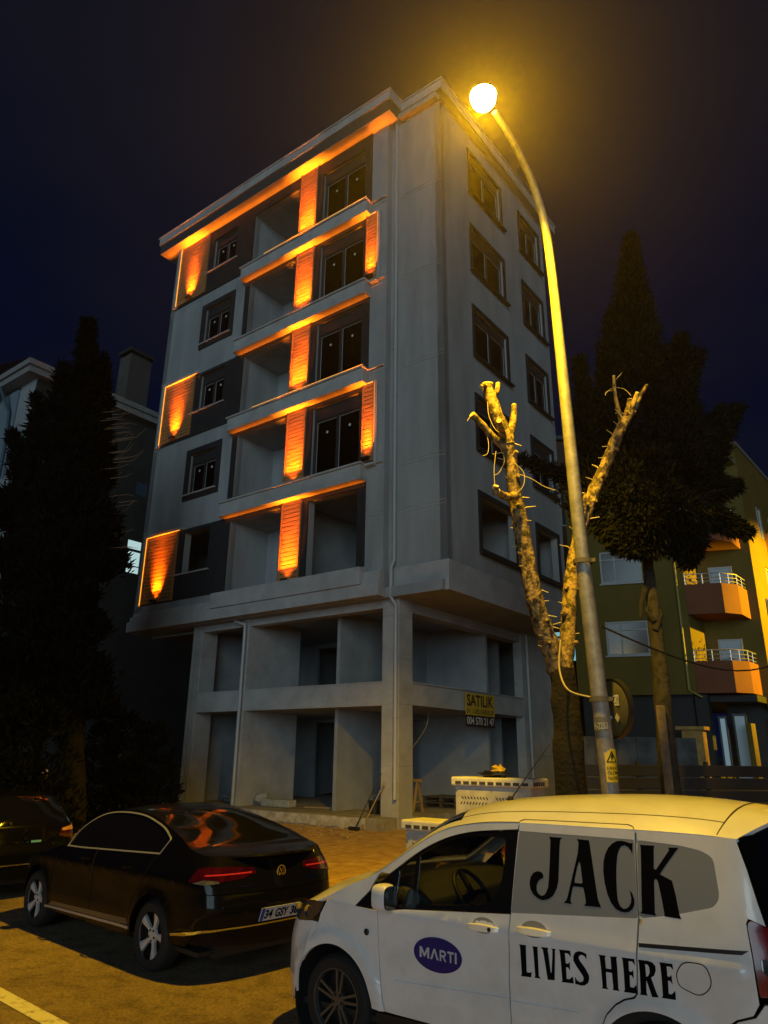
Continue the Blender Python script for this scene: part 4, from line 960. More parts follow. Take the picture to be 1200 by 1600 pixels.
    if not hatch:
        panel('bumper_trim', [(.40, .372), (.395, .392), (.80, .452), (1.05, .462), (rcn, .465), (2*rcn-1.05, .462), (2*rcn-.8, .452), (2*rcn-.8, .436), (2*rcn-1.05, .448), (rcn, .451), (1.05, .448), (.80, .430), (.60, .392)], f2, chrome, bp, off=.010, thick=.012, step=.08)
        pl = panel('number_plate', [(rcn-.27, .485), (rcn+.25, .485), (rcn+.25, .603), (rcn-.27, .603)], f2, mat('plate_white', (.62, .63, .66), .5), bp, off=.018, thick=.012, step=None)
        panel('plate_band', [(rcn-.268, .487), (rcn-.235, .487), (rcn-.235, .601), (rcn-.268, .601)], f2, mat('plate_blue', (.02, .05, .35), .5), pl, off=.021, thick=.002, step=None)
        for tx, u0, u1 in (('34', -.225, -.135), ('GSY', -.10, .055), ('380', .09, .235)): letter('plate_text', tx, f2, rcn+u0, rcn+u1, .503, .583, inkm, pl, .03, off=.022)
        letter('model_script', 'PASSAT', f2, rcn-.50, rcn-.36, .796, .816, chrome, tk, .03, off=.004, spacing=1.2)
        letter('motion_script', 'BLUEMOTION', f2, rcn+.30, rcn+.52, .800, .820, chrome, tk, .03, off=.004)
        bd = MB(); cc = f2(rcn, .895, 0)
        def disc(r0, r1, h0, h1): return [(r0, h0), (r0, h1), (r1, h1), (r1, h0)]
        bd.lathe([(.046, -.002), (.047, -.010), (.056, -.010), (.057, -.002)], cc, 'X', 28)
        for pts in (((-.026, .036), (0, -.002)), ((.026, .036), (0, -.002)), ((-.040, .016), (-.018, -.042)), ((.040, .016), (.018, -.042)), ((-.018, -.042), (0, -.006)), ((.018, -.042), (0, -.006))):
            a, b = pts; bd.bar(cc+Vector((-.007, a[0], a[1])), cc+Vector((-.007, b[0], b[1])), .009, .006)
        bd.build('badge', chrome, tk, smooth=40)
    else:
        bd = MB(); cc = f2(rcn, .86, 0)
        for pts in (((0, .07), (.045, 0)), ((.045, 0), (0, -.07)), ((0, -.07), (-.045, 0)), ((-.045, 0), (0, .07))):
            a, b = pts; bd.bar(cc+Vector((-.012, a[0], a[1])), cc+Vector((-.012, b[0], b[1])), .020, .012)
        bd.build('badge', chrome, tk)
        letter('model_script', 'MEGANE', f2, rcn-.14, rcn+.06, .745+.01, .775, chrome, tk, .03, off=.006)
        panel('eco_badge', rnd([(rcn+.09, .752), (rcn+.24, .752), (rcn+.24, .782), (rcn+.09, .782)], .01), f2, mat('badge_blue', (.10, .30, .45), .3), tk, off=.006, thick=.003, step=None)
        panel('bumper_trim', [(.8, .46), (.8, .475), (rcn, .48), (2*rcn-.8, .475), (2*rcn-.8, .46), (rcn, .465)], f2, chrome, bp, off=.01, thick=.01, step=.1)
        mb = MB(); mb.tube([sh.top(3.6, 0, 0), sh.top(3.6, 0, 0)+Vector((-.10, 0, .10))], [.012, .006], 6); mb.build('aerial', plastic, K)
    topstrip('bonnet', sh, 0, 1.0, -1, 1, carb, K, 16, 24)
    topstrip('windscreen', sh, 1.0, 2.0, -.97, .97, darkglass, K, 12, 24, off=-.002)
    topstrip('roof', sh, 2.0, 3.0 if not hatch else 4.0, -1, 1, carb, K, 16, 28)
    for sg in (1, -1): topstrip('roof_pillar', sh, 1.0, 2.0, sg*.972, sg, carb, K, 8, 2); topstrip('roof_pillar', sh, 3.0 if not hatch else 4.0, 4.0 if not hatch else 5.0, sg*.90, sg, carb, K, 12, 4)
    if not hatch:
        topstrip('rear_window', sh, 3.0, 4.0, -.897, .897, darkglass, K, 16, 24, off=-.003); topstrip('boot_deck', sh, 4.0, 5.0, -1, 1, carb, K, 16, 24)
    else:
        topstrip('rear_window', sh, 4.04, 4.92, -.897, .897, darkglass, K, 16, 24, off=.0); topstrip('tail_strip', sh, 4.92, 5.02, -.9, .9, carb, K, 4, 24)
    panel('front_bumper', [(-3.17, .655), (-3.05, .31), (-3.2, .22), (2*plan.tmin+3.2, .22), (2*plan.tmin+3.05, .31), (2*plan.tmin+3.17, .655), (plan.tmin, .66)], f2, carb, K, step=.06)
    mb = MB(); mb.box(-.75, 3.2, -.60, .60, .20, .34); mb.box(-.7, 3.0, -.76, .76, .22, .26); mb.box(-.8, 3.2, -.62, .62, .34, .72); mb.build('underbody', plastic, K)
    return K
dark_car('parked_car', 'black saloon parked ahead of the white van with chrome window trim', (-1.657, 8.5975, 0), R(137.1))
rr = Vector((-.411, .911, 0)).normalized()*12.4
hh = R(139); ff = Vector((math.cos(hh), math.sin(hh), 0))
hc = rr+ff*.95
dark_car('parked_car', 'dark hatchback seen from behind at the left edge beyond the black saloon', (hc.x, hc.y, 0), hh, True)

# ================================================================== street furniture
galv = mat('galvanised_steel', (.36, .35, .32), .55, metal=.3, col2=(.22, .21, .19), scale=9, bump=.15, bscale=30)
bulb = mat('sodium_bulb', (1, .8, .3), .4, emit=(1.0, .74, .26), estr=40)
LB = Vector((2.35, 7.86, 0))
def lamp_post(loc, label, rz, power, wide):
    K = thing('street_lamp', label, 'street lamp', loc, rz)          # local -y points over the road
    prof = [(.13, .06, .105), (.75, .04, .096), (1.6, 0, .091), (2.93, -.13, .085), (4.23, -.27, .077), (5.77, -.38, .068), (6.85, -.45, .061), (7.73, -.52, .054), (8.34, -.63, .052), (8.72, -.88, .045), (8.93, -1.23, .040), (9.03, -1.60, .036), (9.06, -1.86, .034)]
    pts = spl([(0, o, z) for z, o, r in prof], 5); rr = [c[0] for c in spl([(r, 0) for z, o, r in prof], 5)]
    mb = MB(); mb.tube(pts, rr, 16); mb.box(-.17, .17, -.11, .23, .02, .15); mb.build('pole', galv, K, smooth=50)
    for zz, oo in ((4.02, -.25), (2.56, -.095)):
        mb = MB(); mb.lathe([(.094, 0), (.108, .0), (.108, .05), (.094, .05)], (0, oo, zz), 'Z', 18); mb.box(.09, .15, oo-.02, oo+.02, zz+.005, zz+.045); mb.build('clamp', mat('rusty_clamp', (.10, .09, .08), .7), K, smooth=40)
    V_ = []; n = 14; m = 10
    def egg(sx, sy, sz, c, lo, hi, mt, name):
        e = MB(); vs = []
        for i in range(m+1):
            ph = lo+(hi-lo)*i/m
            for j in range(n): a = 2*math.pi*j/n; vs.append((c[0]+sx*math.cos(ph)*math.cos(a), c[1]+sy*math.cos(ph)*math.sin(a), c[2]+sz*math.sin(ph)))
        e.add(vs, [(i*n+j, i*n+(j+1) % n, (i+1)*n+(j+1) % n, (i+1)*n+j) for i in range(m) for j in range(n)]); return e.build(name, mt, K, smooth=60)
    hd = egg(.08, .14, .06, (0, -2.04, 9.09), 0, math.pi/2, galv, 'lamp_head')
    bw = egg(.15, .15, .20, (0, -2.12, 9.075), -math.pi/2, 0, bulb, 'lamp_bowl')
    lb_o = light('lamp_beam', 'SPOT', (0, -2.16, 8.84), power, SODIUM, K, .12, R(165), .1, (0, 0, -1))
    ld = lb_o.data; ld.use_nodes = True; nt_ = ld.node_tree; em = nt_.nodes['Emission']          # the lantern throws more light sideways than straight down and cuts off below the horizon
    tc_ = nt_.nodes.new('ShaderNodeTexCoord'); se = nt_.nodes.new('ShaderNodeSeparateXYZ'); ma = nt_.nodes.new('ShaderNodeMath'); ma.operation = 'ABSOLUTE'; rm = nt_.nodes.new('ShaderNodeValToRGB')
    nt_.links.new(tc_.outputs['Normal'], se.inputs[0]); nt_.links.new(se.outputs['Z'], ma.inputs[0]); nt_.links.new(ma.outputs[0], rm.inputs[0]); nt_.links.new(rm.outputs[0], em.inputs['Strength'])
    ee = rm.color_ramp.elements; ee[0].position = .24; ee[0].color = (0, 0, 0, 1); ee[1].position = 1; ee[1].color = (.36, .36, .36, 1)
    for p_, v_ in ((.34, .05), (.42, .45), (.52, 1), (.80, 1), (.93, .62)): e_ = ee.new(p_); e_.color = (v_, v_, v_, 1)
    light('lamp_glow', 'POINT', (0, -2.16, 8.88), wide, SODIUM, K, .14)
    return K
lp = lamp_post(LB, 'tall curved lamp post with its sodium lamp lit above the white van', R(52.6089-90), 6000, 160)
def pole_fn(z0):
    return lambda u, v, off=0: (.0, 0, 0)
def on_pole(ang, z, oc, r):            # wraps a small label round the pole
    return lambda u, v, off=0.0: Vector((math.cos(ang+u/r)*(r+off), oc+math.sin(ang+u/r)*(r+off), z+v))
stk = mat('sticker_grey', (.45, .45, .44), .6, var=.3, scale=20)
f = on_pole(R(-84), 2.32, -.072, .089)
st = panel('number_sticker', [(-.085, -.055), (.085, -.055), (.085, .085), (-.085, .085)], f, mat('sticker_dark', (.12, .12, .12), .6), lp, off=.003, thick=.002, step=.02)
letter('sticker_text', 'H-2253', f, -.075, .075, -.035, .03, stk, st, .02, off=.005)
f = on_pole(R(-34), 1.93, -.032, .091)
hz = panel('hazard_plate', rnd([(-.075, -.16), (.065, -.16), (.065, .16), (-.075, .16)], .012), f, mat('hazard_yellow', (.72, .52, .02), .5), lp, off=.006, thick=.003, step=.02)
tri = [(-.062, .03), (.052, .03), (-.005, .145)]
panel('hazard_triangle', tri, f, inkm, hz, holes=[shrink(tri, .009)], off=.008, thick=.002, step=.02)
panel('lightning_mark', [(-.002, .118), (-.020, .078), (-.008, .078), (-.016, .044), (.012, .088), (.0, .088), (.010, .112)], f, inkm, hz, off=.008, thick=.002, step=.02)
for tx, v in (('DİKKAT', -.02), ('ÖLÜM', -.068), ('TEHLİKESİ', -.116)): letter('hazard_text', tx, f, -.060, .050, v-.018, v+.018, inkm, hz, .02, off=.009)
# round mirror seen from behind, on the lamp post
mc = at(956, 1107, 7.95)
M = thing('traffic_mirror', 'round traffic mirror seen from its khaki back, clamped to the lamp post', 'mirror', mc, R(109))
mb = MB(); mb.lathe([(0, .05), (.12, .046), (.24, .026), (.293, 0), (.293, -.025), (.28, -.03), (0, -.03)], (0, 0, 0), 'Y', 36); mb.build('mirror_disc', mat('khaki_back', (.075, .068, .030), .6, var=.2, scale=6), M, smooth=40)
mb = MB(); mb.lathe([(.290, -.05), (.312, -.05), (.312, .012), (.294, .012)], (0, 0, 0), 'Y', 36); mb.build('mirror_rim', blackm, M, smooth=40)
mb = MB(); mb.bar((.0, .04, .10), (-.10, .10, .10), .03); mb.bar((.0, .04, -.10), (-.10, .10, -.10), .03); mb.build('bracket', galv, M)
mb = MB(); mb.box(-.19, -.10, .0435, .046, .02, .13); mb.build('paper_sticker', mat('paper_white', (.6, .6, .6), .8, col2=(.25, .25, .25), scale=30, lo=.45, hi=.55), M)
mb = MB(); mb.add([(-.14, .046, -.05), (-.18, .044, -.10), (-.14, .042, -.15), (-.10, .046, -.10)], [(0, 1, 2, 3)]); mb.build('diamond_sticker', mat('paper_cream', (.45, .42, .30), .8), M)
# telecom cabinets
cabm = mat('cabinet_grey', (.52, .52, .49), .6, col2=(.36, .35, .32), scale=5, lo=.30, hi=.55)
def cabinet(name, label, corner, L_, Wd, H_, z0, doors, spray):
    K = thing(name, label, 'cabinet', (corner.x, corner.y, z0), BRZ)       # corner = near right corner; local -x runs left, +y back
    mb = MB(); mb.box(-L_, 0, 0, Wd, .0, H_-.12); mb.build('cabinet_body', cabm, K, bevel=.008)
    mb = MB(); mb.box(-L_-.05, .05, -.05, Wd+.05, H_-.12, H_); mb.build('lid', mat('cabinet_lid', (.66, .64, .55), .55, var=.2, scale=5), K, bevel=.025, seg=3)
    mb = MB(); n = int(L_/.12)
    for i in range(n): mb.box(-L_+.03+i*(L_/n), -L_+.03+(i+.72)*(L_/n), -.054, -.0505, H_-.095, H_-.055)
    for i in range(int(Wd/.07)): mb.box(.0505, .054, i*.07, i*.07+.05, H_-.095, H_-.045)
    mb.build('lid_vent', mat('vent_shadow', (.05, .05, .05), .8), K)
    for d in range(doors):
        x0 = -L_+.04+d*(L_-.08)/doors; x1 = x0+(L_-.08)/doors-.012
        mb = MB(); mb.box(x0, x1, -.012, -.0005, .08, H_-.16); do = mb.build('door', cabm, K, bevel=.004)
        mb = MB()
        for r_ in range(2):
            for i in range(9):
                xx = x0+.06+i*(x1-x0-.14)/8; zz = H_-.27-.07*r_; s_ = .02*(1 if r_ == 0 else -1)
                mb.add([(xx, -.0135, zz+.015), (xx+.022, -.0135, zz+.015), (xx+.022+s_, -.0135, zz-.02), (xx+s_, -.0135, zz-.02)], [(0, 1, 2, 3)])
        mb.build('louvre', mat('vent_shadow', (.05, .05, .05), .8), do)
        mb = MB(); mb.box(x1-.05, x1-.035, -.03, -.012, H_*.45, H_*.45+.12); mb.build('handle', blackm, do)
    if spray:
        cx, cz, r_ = spray; pts = [(cx+r_*(1+.35*noise.noise(Vector((a*.9, 1, cx))))*math.cos(a*math.pi/12), cz+r_*.62*(1+.4*noise.noise(Vector((a*.9, 5, cx))))*math.sin(a*math.pi/12)) for a in range(24)]
        panel('spray_mark', pts, lambda u, v, off=0: Vector((u, -.0135-off, v)), mat('red_spray', (.42, .02, .035), .8, col2=(.50, .40, .36), scale=9, lo=.42, hi=.50), K, off=.001, thick=.001, step=None)
    return K
cp = at(828, 1217, 10.25)
cabinet('utility_cabinet', 'large pale double door utility cabinet with rubbish on its lid behind the white van', cp, 1.17, .42, cp.z-.19, .19, 2, (-.42, .62, .22))
c2 = at(700, 1285, 9.35)
cabinet('utility_cabinet', 'low utility cabinet with a red spray blot beside the corner column', c2, .62, .38, c2.z-.17, .17, 1, (-.33, .50, .13))
bg_ = thing('rubbish_bag', 'black rubbish bag with a yellow scrap lying on the large utility cabinet', 'rubbish bag', cp-UR*(-.16)+UL*.62+Vector((0, 0, .0)), BRZ)
def lump(name, m, parent, c, s, seed, amp=.35):
    mb = MB(); n, k = 14, 9; vs = []
    for i in range(k+1):
        ph = -math.pi/2+math.pi*i/k
        for j in range(n):
            a = 2*math.pi*j/n; d = Vector((math.cos(ph)*math.cos(a), math.cos(ph)*math.sin(a), math.sin(ph))); q = 1+amp*noise.noise(d*2.2+Vector((seed, 0, 0)))
            vs.append((c[0]+d.x*s[0]*q, c[1]+d.y*s[1]*q, max(c[2]-s[2]*.9, c[2]+d.z*s[2]*q)))
    mb.add(vs, [(i*n+j, i*n+(j+1) % n, (i+1)*n+(j+1) % n, (i+1)*n+j) for i in range(k) for j in range(n)])
    return mb.build(name, m, parent, smooth=50)
lump('bag', mat('black_plastic_film', (.012, .012, .012), .3), bg_, (0, 0, .045), (.20, .13, .05), 1.0, .6)
lump('scrap', mat('yellow_scrap', (.55, .36, .03), .7), bg_, (.07, -.02, .10), (.09, .07, .06), 4.0, .9)
# things lying about on the building plot
T = thing('broom', 'broom leaning against the foot of the corner column', 'broom', WP(.70, -.75, .34), BRZ)
mb = MB(); mb.tube([(0, 0, .03), (.34, .55, 1.25)], .013, 8); mb.build('broom_handle', blackm, T, smooth=40)
mb = MB(); mb.box(-.17, .12, -.05, .05, .0, .07); mb.build('broom_head', plastic, T, bevel=.015)
T = thing('timber_batten', 'grey batten leaning beside the broom against the corner column', 'batten', WP(.62, -.62, .34), BRZ)
mb = MB(); mb.bar((0, 0, 0), (.30, .50, 1.05), .035, .02); mb.build('batten', woodm, T)
T = thing('foam_block', 'grey foam blocks lying on the slab beside the inner wall', 'block', WP(4.55, .55, .605), BRZ)
mb = MB(); mb.box(-.55, .55, -.16, .16, 0, .20); mb.build('block', mat('foam_grey', (.34, .34, .33), .9, var=.3, scale=6), T, bevel=.03, seg=2)
T = thing('rubble_sack', 'crumpled pale sack lying left of the foam block', 'sack', WP(5.28, .62, .605), BRZ)
lump('sack', mat('sack_white', (.30, .30, .29), .8, var=.3, scale=8), T, (0, 0, .16), (.24, .19, .18), 2.0, .7)
T = thing('rubble_heap', 'small heap of broken blocks between the left columns', 'rubble', WP(7.0, 1.2, .605), BRZ)
hp = MB()
for i in range(11):
    x = random.uniform(-.45, .45); y = random.uniform(-.2, .2); z = random.choice((0, 0, .1)); a = random.uniform(.05, .13); hp.box(x-a, x+a, y-a*.7, y+a*.7, z, z+a*1.2)
hp.build('broken_block', conc, T, bevel=.012)
T = thing('timber_trestle', 'raw timber trestle standing on the slab right of the corner column', 'trestle', WP(.6, 1.7, .605), BRZ)
for x in (0, -.7):
    mb = MB(); mb.bar((x, -.22, 0), (x, -.02, .75), .06, .04); mb.bar((x, .22, 0), (x, .02, .75), .06, .04); mb.bar((x, -.15, .26), (x, .15, .26), .05, .03); mb.build('trestle_leg', woodm, T)
mb = MB(); mb.box(-.85, .15, -.05, .05, .75, .82); mb.build('trestle_top', woodm, T)
T = thing('pallet_stack', 'dark pallets stacked inside the right hand ground floor bay', 'pallet', WP(1.2, 4.2, .605), BRZ)
for zz in (0, .16):
    mb = MB()
    for y in (-.5, -.25, 0, .25, .5): mb.box(-.6, .6, y-.06, y+.06, zz+.11, zz+.14)
    for x in (-.55, 0, .5): mb.box(x, x+.08, -.56, .56, zz, zz+.108)
    mb.build('pallet', mat('dark_timber', (.09, .07, .05), .9), T)
T = thing('hoarding_board', 'blue hoarding board leaning at the end of the building beside the tree', 'board', WP(-.75, 8.9, .33), BRZ)
mb = MB(); mb.add([(-.5, 0, 0), (1.1, 0, 0), (1.1, 0, 1.75), (-.5, .0, .55), (-.5, .03, 0), (1.1, .03, 0), (1.1, .03, 1.75), (-.5, .03, .55)], [(0, 1, 2, 3), (7, 6, 5, 4), (0, 4, 5, 1), (1, 5, 6, 2), (2, 6, 7, 3), (3, 7, 4, 0)]); mb.build('board', mat('blue_board', (.03, .07, .16), .6), T)
# dark slatted fence and the low wall behind it
FA, FB = at(893, 1250, 13.0), at(1320, 1250, 13.6)
fd = (FB-FA); fd.z = 0; fl = fd.length; fr = math.atan2(fd.y, fd.x)
K = thing('slat_fence', 'dark horizontal slat fence running behind the cypress trunk', 'fence', (FA.x, FA.y, .22), fr)
mb = MB()
for i in range(8): mb.box(0, fl, -.012, .012, .06+i*.205, .06+i*.205+.185)
mb.build('slats', mat('fence_dark', (.007, .007, .008), .5), K, bevel=.006, seg=1)
mb = MB()
for i in range(8): mb.box(0, fl, -.018, -.0125, .235+i*.205, .243+i*.205)
mb.build('slat_edge', mat('fence_edge', (.04, .04, .045), .4), K)
for i in range(5):
    mb = MB(); mb.box(i*fl/4-.03, i*fl/4+.03, .013, .07, -.12, 1.74); mb.build('fence_post', blackm, K)
WA, WB = at(900, 1190, 20.0), at(1092, 1190, 20.5)
d_ = WB-WA; d_.z = 0
K = tag(bpy.data.objects.new('retaining_wall', None), 'stained grey concrete wall between the slat fence and the yellow building', 'wall'); COL.objects.link(K); K.location = (WA.x, WA.y, .4); K.rotation_euler = (0, 0, math.atan2(d_.y, d_.x))
ws = MB(); n_ = 6
for i in range(n_): ws.box(i*d_.length/n_, (i+1)*d_.length/n_-.01, 0, .25, 0, 2.15+.06*noise.noise(Vector((i, 0, 0))))
ws.build('wall_panel', mat('stained_concrete', (.13, .125, .115), .9, col2=(.045, .042, .038), scale=1.6, lo=.35, hi=.6, bump=.3), K, bevel=.01)
# cable across the plot
c0, c1 = at(938, 978, 9.2), at(1260, 1012, 17)
K = MB(); K.tube([c0.lerp(c1, i/14)+Vector((0, 0, -.55*math.sin(math.pi*i/14))) for i in range(15)], .014, 6)
tag(K.build('overhead_cable', blackm), 'thin black cable sagging from the lamp post towards the yellow building', 'cable')
# small warning beacon behind the hatchback
bp_ = at(67, 1211, 16.5)
K = thing('warning_beacon', 'small glowing yellow beacon on a thin post behind the dark hatchback', 'beacon', (bp_.x, bp_.y, .35))
h_ = bp_.z-.35
mb = MB(); mb.tube([(0, 0, 0), (0, 0, h_-.10)], .025, 8); mb.build('post', blackm, K, smooth=40)
mb = MB(); mb.lathe([(0, -.11), (.07, -.10), (.095, -.02), (.085, .02), (.0, .03)], (0, 0, h_), 'Z', 16); mb.build('beacon_lens', mat('beacon_yellow', (.7, .5, .1), .4, emit=(1, .60, .06), estr=.75), K, smooth=50)
mb = MB(); mb.lathe([(.0, .03), (.09, .034), (.088, .10), (.03, .14), (0, .14)], (0, 0, h_), 'Z', 16); mb.build('beacon_cap', mat('beacon_top', (.6, .4, .28), .5, emit=(1, .55, .25), estr=.22), K, smooth=50)

# grit and chips on the pavement in front of the plot
gr_ = MB(); rg = random.Random(3)
for i in range(420):
    a = rg.uniform(-.5, 6.5); b = -.6-abs(rg.gauss(0, 1.0)); r = rg.uniform(.008, .03)*(1 if rg.random() < .9 else 1.8)
    P = WP(a, b, 0); bb_ = P.dot(UR); z = .13+.20*min(1, max(0, (bb_-7.8)/6.4)); c = Vector((P.x, P.y, z+r*.3))
    d = [Vector((rg.uniform(-1, 1), rg.uniform(-1, 1), rg.uniform(-.6, .8))).normalized()*r for _ in range(5)]
    gr_.add([c+q for q in d], [(0, 1, 2), (0, 2, 3), (0, 3, 4), (1, 2, 4), (2, 3, 4), (0, 1, 4)])
tag(gr_.build('gravel', mat('grit', (.34, .29, .22), .9, var=.5, scale=4)), kind='stuff')

# odds and ends on the building site
T = thing('hanging_wire', 'thin pale wire hanging from the ceiling of the right hand ground floor bay', 'wire', WP(.5, 2.1, 3.2), BRZ)
mb = MB(); mb.tube(spl([(0, 0, 0), (.05, -.25, -.5), (-.10, -.85, -1.15), (-.16, -1.15, -1.5)], 6), .008, 5); mb.build('wire', mat('pale_wire', (.45, .36, .16), .7), T, smooth=60)
for i, (a, b, L_, rz_, lab) in enumerate(((3.2, 1.2, 1.5, .3, 'long board lying flat on the open ground floor slab behind the foam block'), (1.6, .9, 1.0, -.5, 'short board lying on the slab edge left of the corner column'))):
    T = thing('loose_board', lab, 'board', WP(a, b, .602), BRZ+rz_); mb = MB(); mb.box(-L_/2, L_/2, -.07, .07, 0, .03); mb.build('board', woodm, T)
T = thing('cement_bucket', 'dark cement bucket standing on the slab near the corner column', 'bucket', WP(1.15, .55, .602), BRZ)
mb = MB(); mb.lathe([(0, .004), (.12, .004), (.15, .30), (.158, .30), (.158, .315), (.14, .315), (.115, .03), (0, .03)], (0, 0, 0), 'Z', 20); bk = mb.build('bucket', plastic, T, smooth=40)
mb = MB(); mb.tube([(.15*math.cos(t*math.pi/10), .02, .30+.13*math.sin(t*math.pi/10)) for t in range(11)], .005, 5); mb.build('handle', galv, bk, smooth=50)

# ================================================================== trees
barkm = mat('tree_bark', (.30, .21, .09), .9, col2=(.035, .025, .014), scale=13, lo=.42, hi=.58, bump=1.0, bscale=34, stretch=(1.0, 1.0, .8))
cutm = mat('cut_wood', (.50, .38, .20), .85, var=.2, scale=10)
barkd = mat('conifer_bark', (.018, .015, .012), .95, col2=(.008, .007, .006), scale=6, bump=.9, bscale=20)
# pollarded street tree
Y1 = 8.55
base = at(893, 1262, Y1)
T = thing('pollarded_tree', 'bare pollarded street tree with two lopped limbs standing behind the lamp post', 'tree', (base.x, base.y, .12))
def lp_(pts, Y=Y1, dy=0.0):
    n = len(pts); return [at(x, y, Y+dy*i/max(1, n-1))-Vector((base.x, base.y, .12)) for i, (x, y) in enumerate(pts)]
tk = [Vector((0.03, 0, 0))]+lp_([(890, 1200), (888, 1140), (882, 1085), (878, 1045)])
mb = MB(); mb.tube([tuple(p) for p in spl(tk, 5)], [.180-.035*i/20 for i in range(len(spl(tk, 5)))], 16, rough=.16, rs=5)
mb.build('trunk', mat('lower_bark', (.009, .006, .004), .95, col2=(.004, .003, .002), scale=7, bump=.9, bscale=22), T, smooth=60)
def limb(pts, r0, r1, dy):
    P = spl(lp_(pts, Y1, dy), 6); n = len(P); rr = [(r0+(r1-r0)*i/(n-1))*(1+.10*noise.noise(Vector((i*.55, r0*50, 2)))+.16*max(0, noise.noise(Vector((i*1.7, 9, r0*30))))) for i in range(n)]
    mb = MB(); mb.tube(P, rr, 14, 0, True, .22, 9); o = mb.build('limb', [barkm], T, smooth=60)
    for i in range(4, n-2, 4):                              # knots left by lopped twigs
        p = Vector(P[i]); d = Vector((random.uniform(-1, 1), random.uniform(-1, -.2), random.uniform(-.2, .6))).normalized()
        k = MB(); L_ = random.uniform(.02, .07); r = random.uniform(.018, .032); k.tube([p+d*rr[i]*.8, p+d*(rr[i]+L_*.6), p+d*(rr[i]+L_)], [r*1.5, r, r*.9], 8, 0, True, .2, 12); k.build('stub', barkm, o, smooth=50)
    return o, P
la, PA = limb([(874, 1050), (852, 990), (835, 935), (818, 845), (808, 790), (800, 735), (794, 690)], .118, .072, -.5)
lb, PB = limb([(882, 1050), (888, 985), (892, 920), (902, 850), (921, 785), (945, 728), (966, 678), (984, 645)], .100, .062, .5)
def branch(parent, pts, r0, r1, dya, dyb, cap=True):
    P = spl(lp_(pts, Y1+dya, dyb-dya), 5); n = len(P)
    mb = MB(); mb.tube(P, [r0+(r1-r0)*i/(n-1) for i in range(n)], 10, 0, True, .18, 10)
    if cap:
        d = (Vector(P[-1])-Vector(P[-2])).normalized(); mb.tube([Vector(P[-1])-d*.004, Vector(P[-1])+d*.010], [r1*1.02, r1*.96], 10, 1, True, .15, 10)
    return mb.build('branch', [barkm, cutm], parent, smooth=50)
branch(la, [(794, 695), (786, 670), (773, 640), (763, 612), (762, 600)], .084, .070, -.5, -.55)
branch(la, [(796, 704), (772, 685), (752, 662), (738, 648)], .050, .036, -.5, -.75)
branch(la, [(796, 690), (800, 668), (803, 648), (803, 634)], .050, .034, -.5, -.35)
branch(la, [(768, 622), (776, 612), (778, 600)], .040, .030, -.55, -.5)
branch(la, [(764, 606), (756, 602), (752, 604)], .032, .022, -.55, -.7)
branch(la, [(790, 690), (784, 672), (780, 658)], .040, .030, -.5, -.85)
branch(la, [(806, 775), (790, 776), (777, 768)], .055, .040, -.48, -.85)
branch(la, [(776, 772), (774, 765), (775, 760)], .042, .034, -.85, -.9)
branch(lb, [(972, 664), (966, 640), (961, 615), (959, 588)], .036, .020, .5, .35)
branch(lb, [(984, 648), (990, 630), (996, 614)], .040, .032, .5, .4)
branch(lb, [(990, 645), (1000, 620), (1010, 603)], .034, .024, .5, .65)
branch(lb, [(980, 650), (984, 634), (985, 626)], .055, .045, .5, .55)
branch(lb, [(908, 815), (912, 795), (914, 770)], .060, .015, .2, .1, False)
ptw = mat('pale_twig', (.48, .40, .20), .8)
def twig(pts, dy, r=.0036):
    tw = MB(); tw.tube(spl(lp_(pts, Y1+dy, 0), 6), r, 5); tw.build('twig', ptw, T, smooth=60)
wires = [[(756, 665), (763, 690), (762, 708), (754, 712)], [(782, 700), (788, 720), (780, 738), (773, 742)], [(775, 705), (772, 735), (774, 770)], [(802, 722), (818, 738), (818, 758), (806, 772)], [(808, 740), (830, 748), (850, 760), (868, 766)], [(762, 628), (764, 650), (775, 672), (790, 678)],
         [(945, 616), (958, 606), (975, 608), (986, 618)], [(958, 598), (972, 582)], [(735, 650), (730, 658)], [(958, 610), (948, 612), (946, 618)]]
for w_ in wires: twig(w_, -.62 if w_[0][0] < 900 else .4)
for P in (PA, PB):
    for i in range(3, len(P)-1, 2):
        p = Vector(P[i]); d = Vector((random.choice((-1, 1))*random.uniform(.5, 1), random.uniform(-.8, .1), random.uniform(-.2, .7))).normalized(); q = p+d*random.uniform(.14, .24)
        tw = MB(); tw.tube([p+d*.05, (p+q)/2+Vector((0, 0, .02)), q], [.009, .007, .004], 5); tw.build('twig', ptw, T, smooth=60)
cw = MB(); cw.tube(spl([at(876, 1000, 8.2), at(874, 1045, 8.15), at(888, 1078, 8.0), at(925, 1090, 7.85)], 8), .010, 6)
tag(cw.build('loose_wire', mat('pale_wire', (.45, .36, .16), .7)), 'loose pale wire running from the pollarded tree down to the lamp post', 'wire')

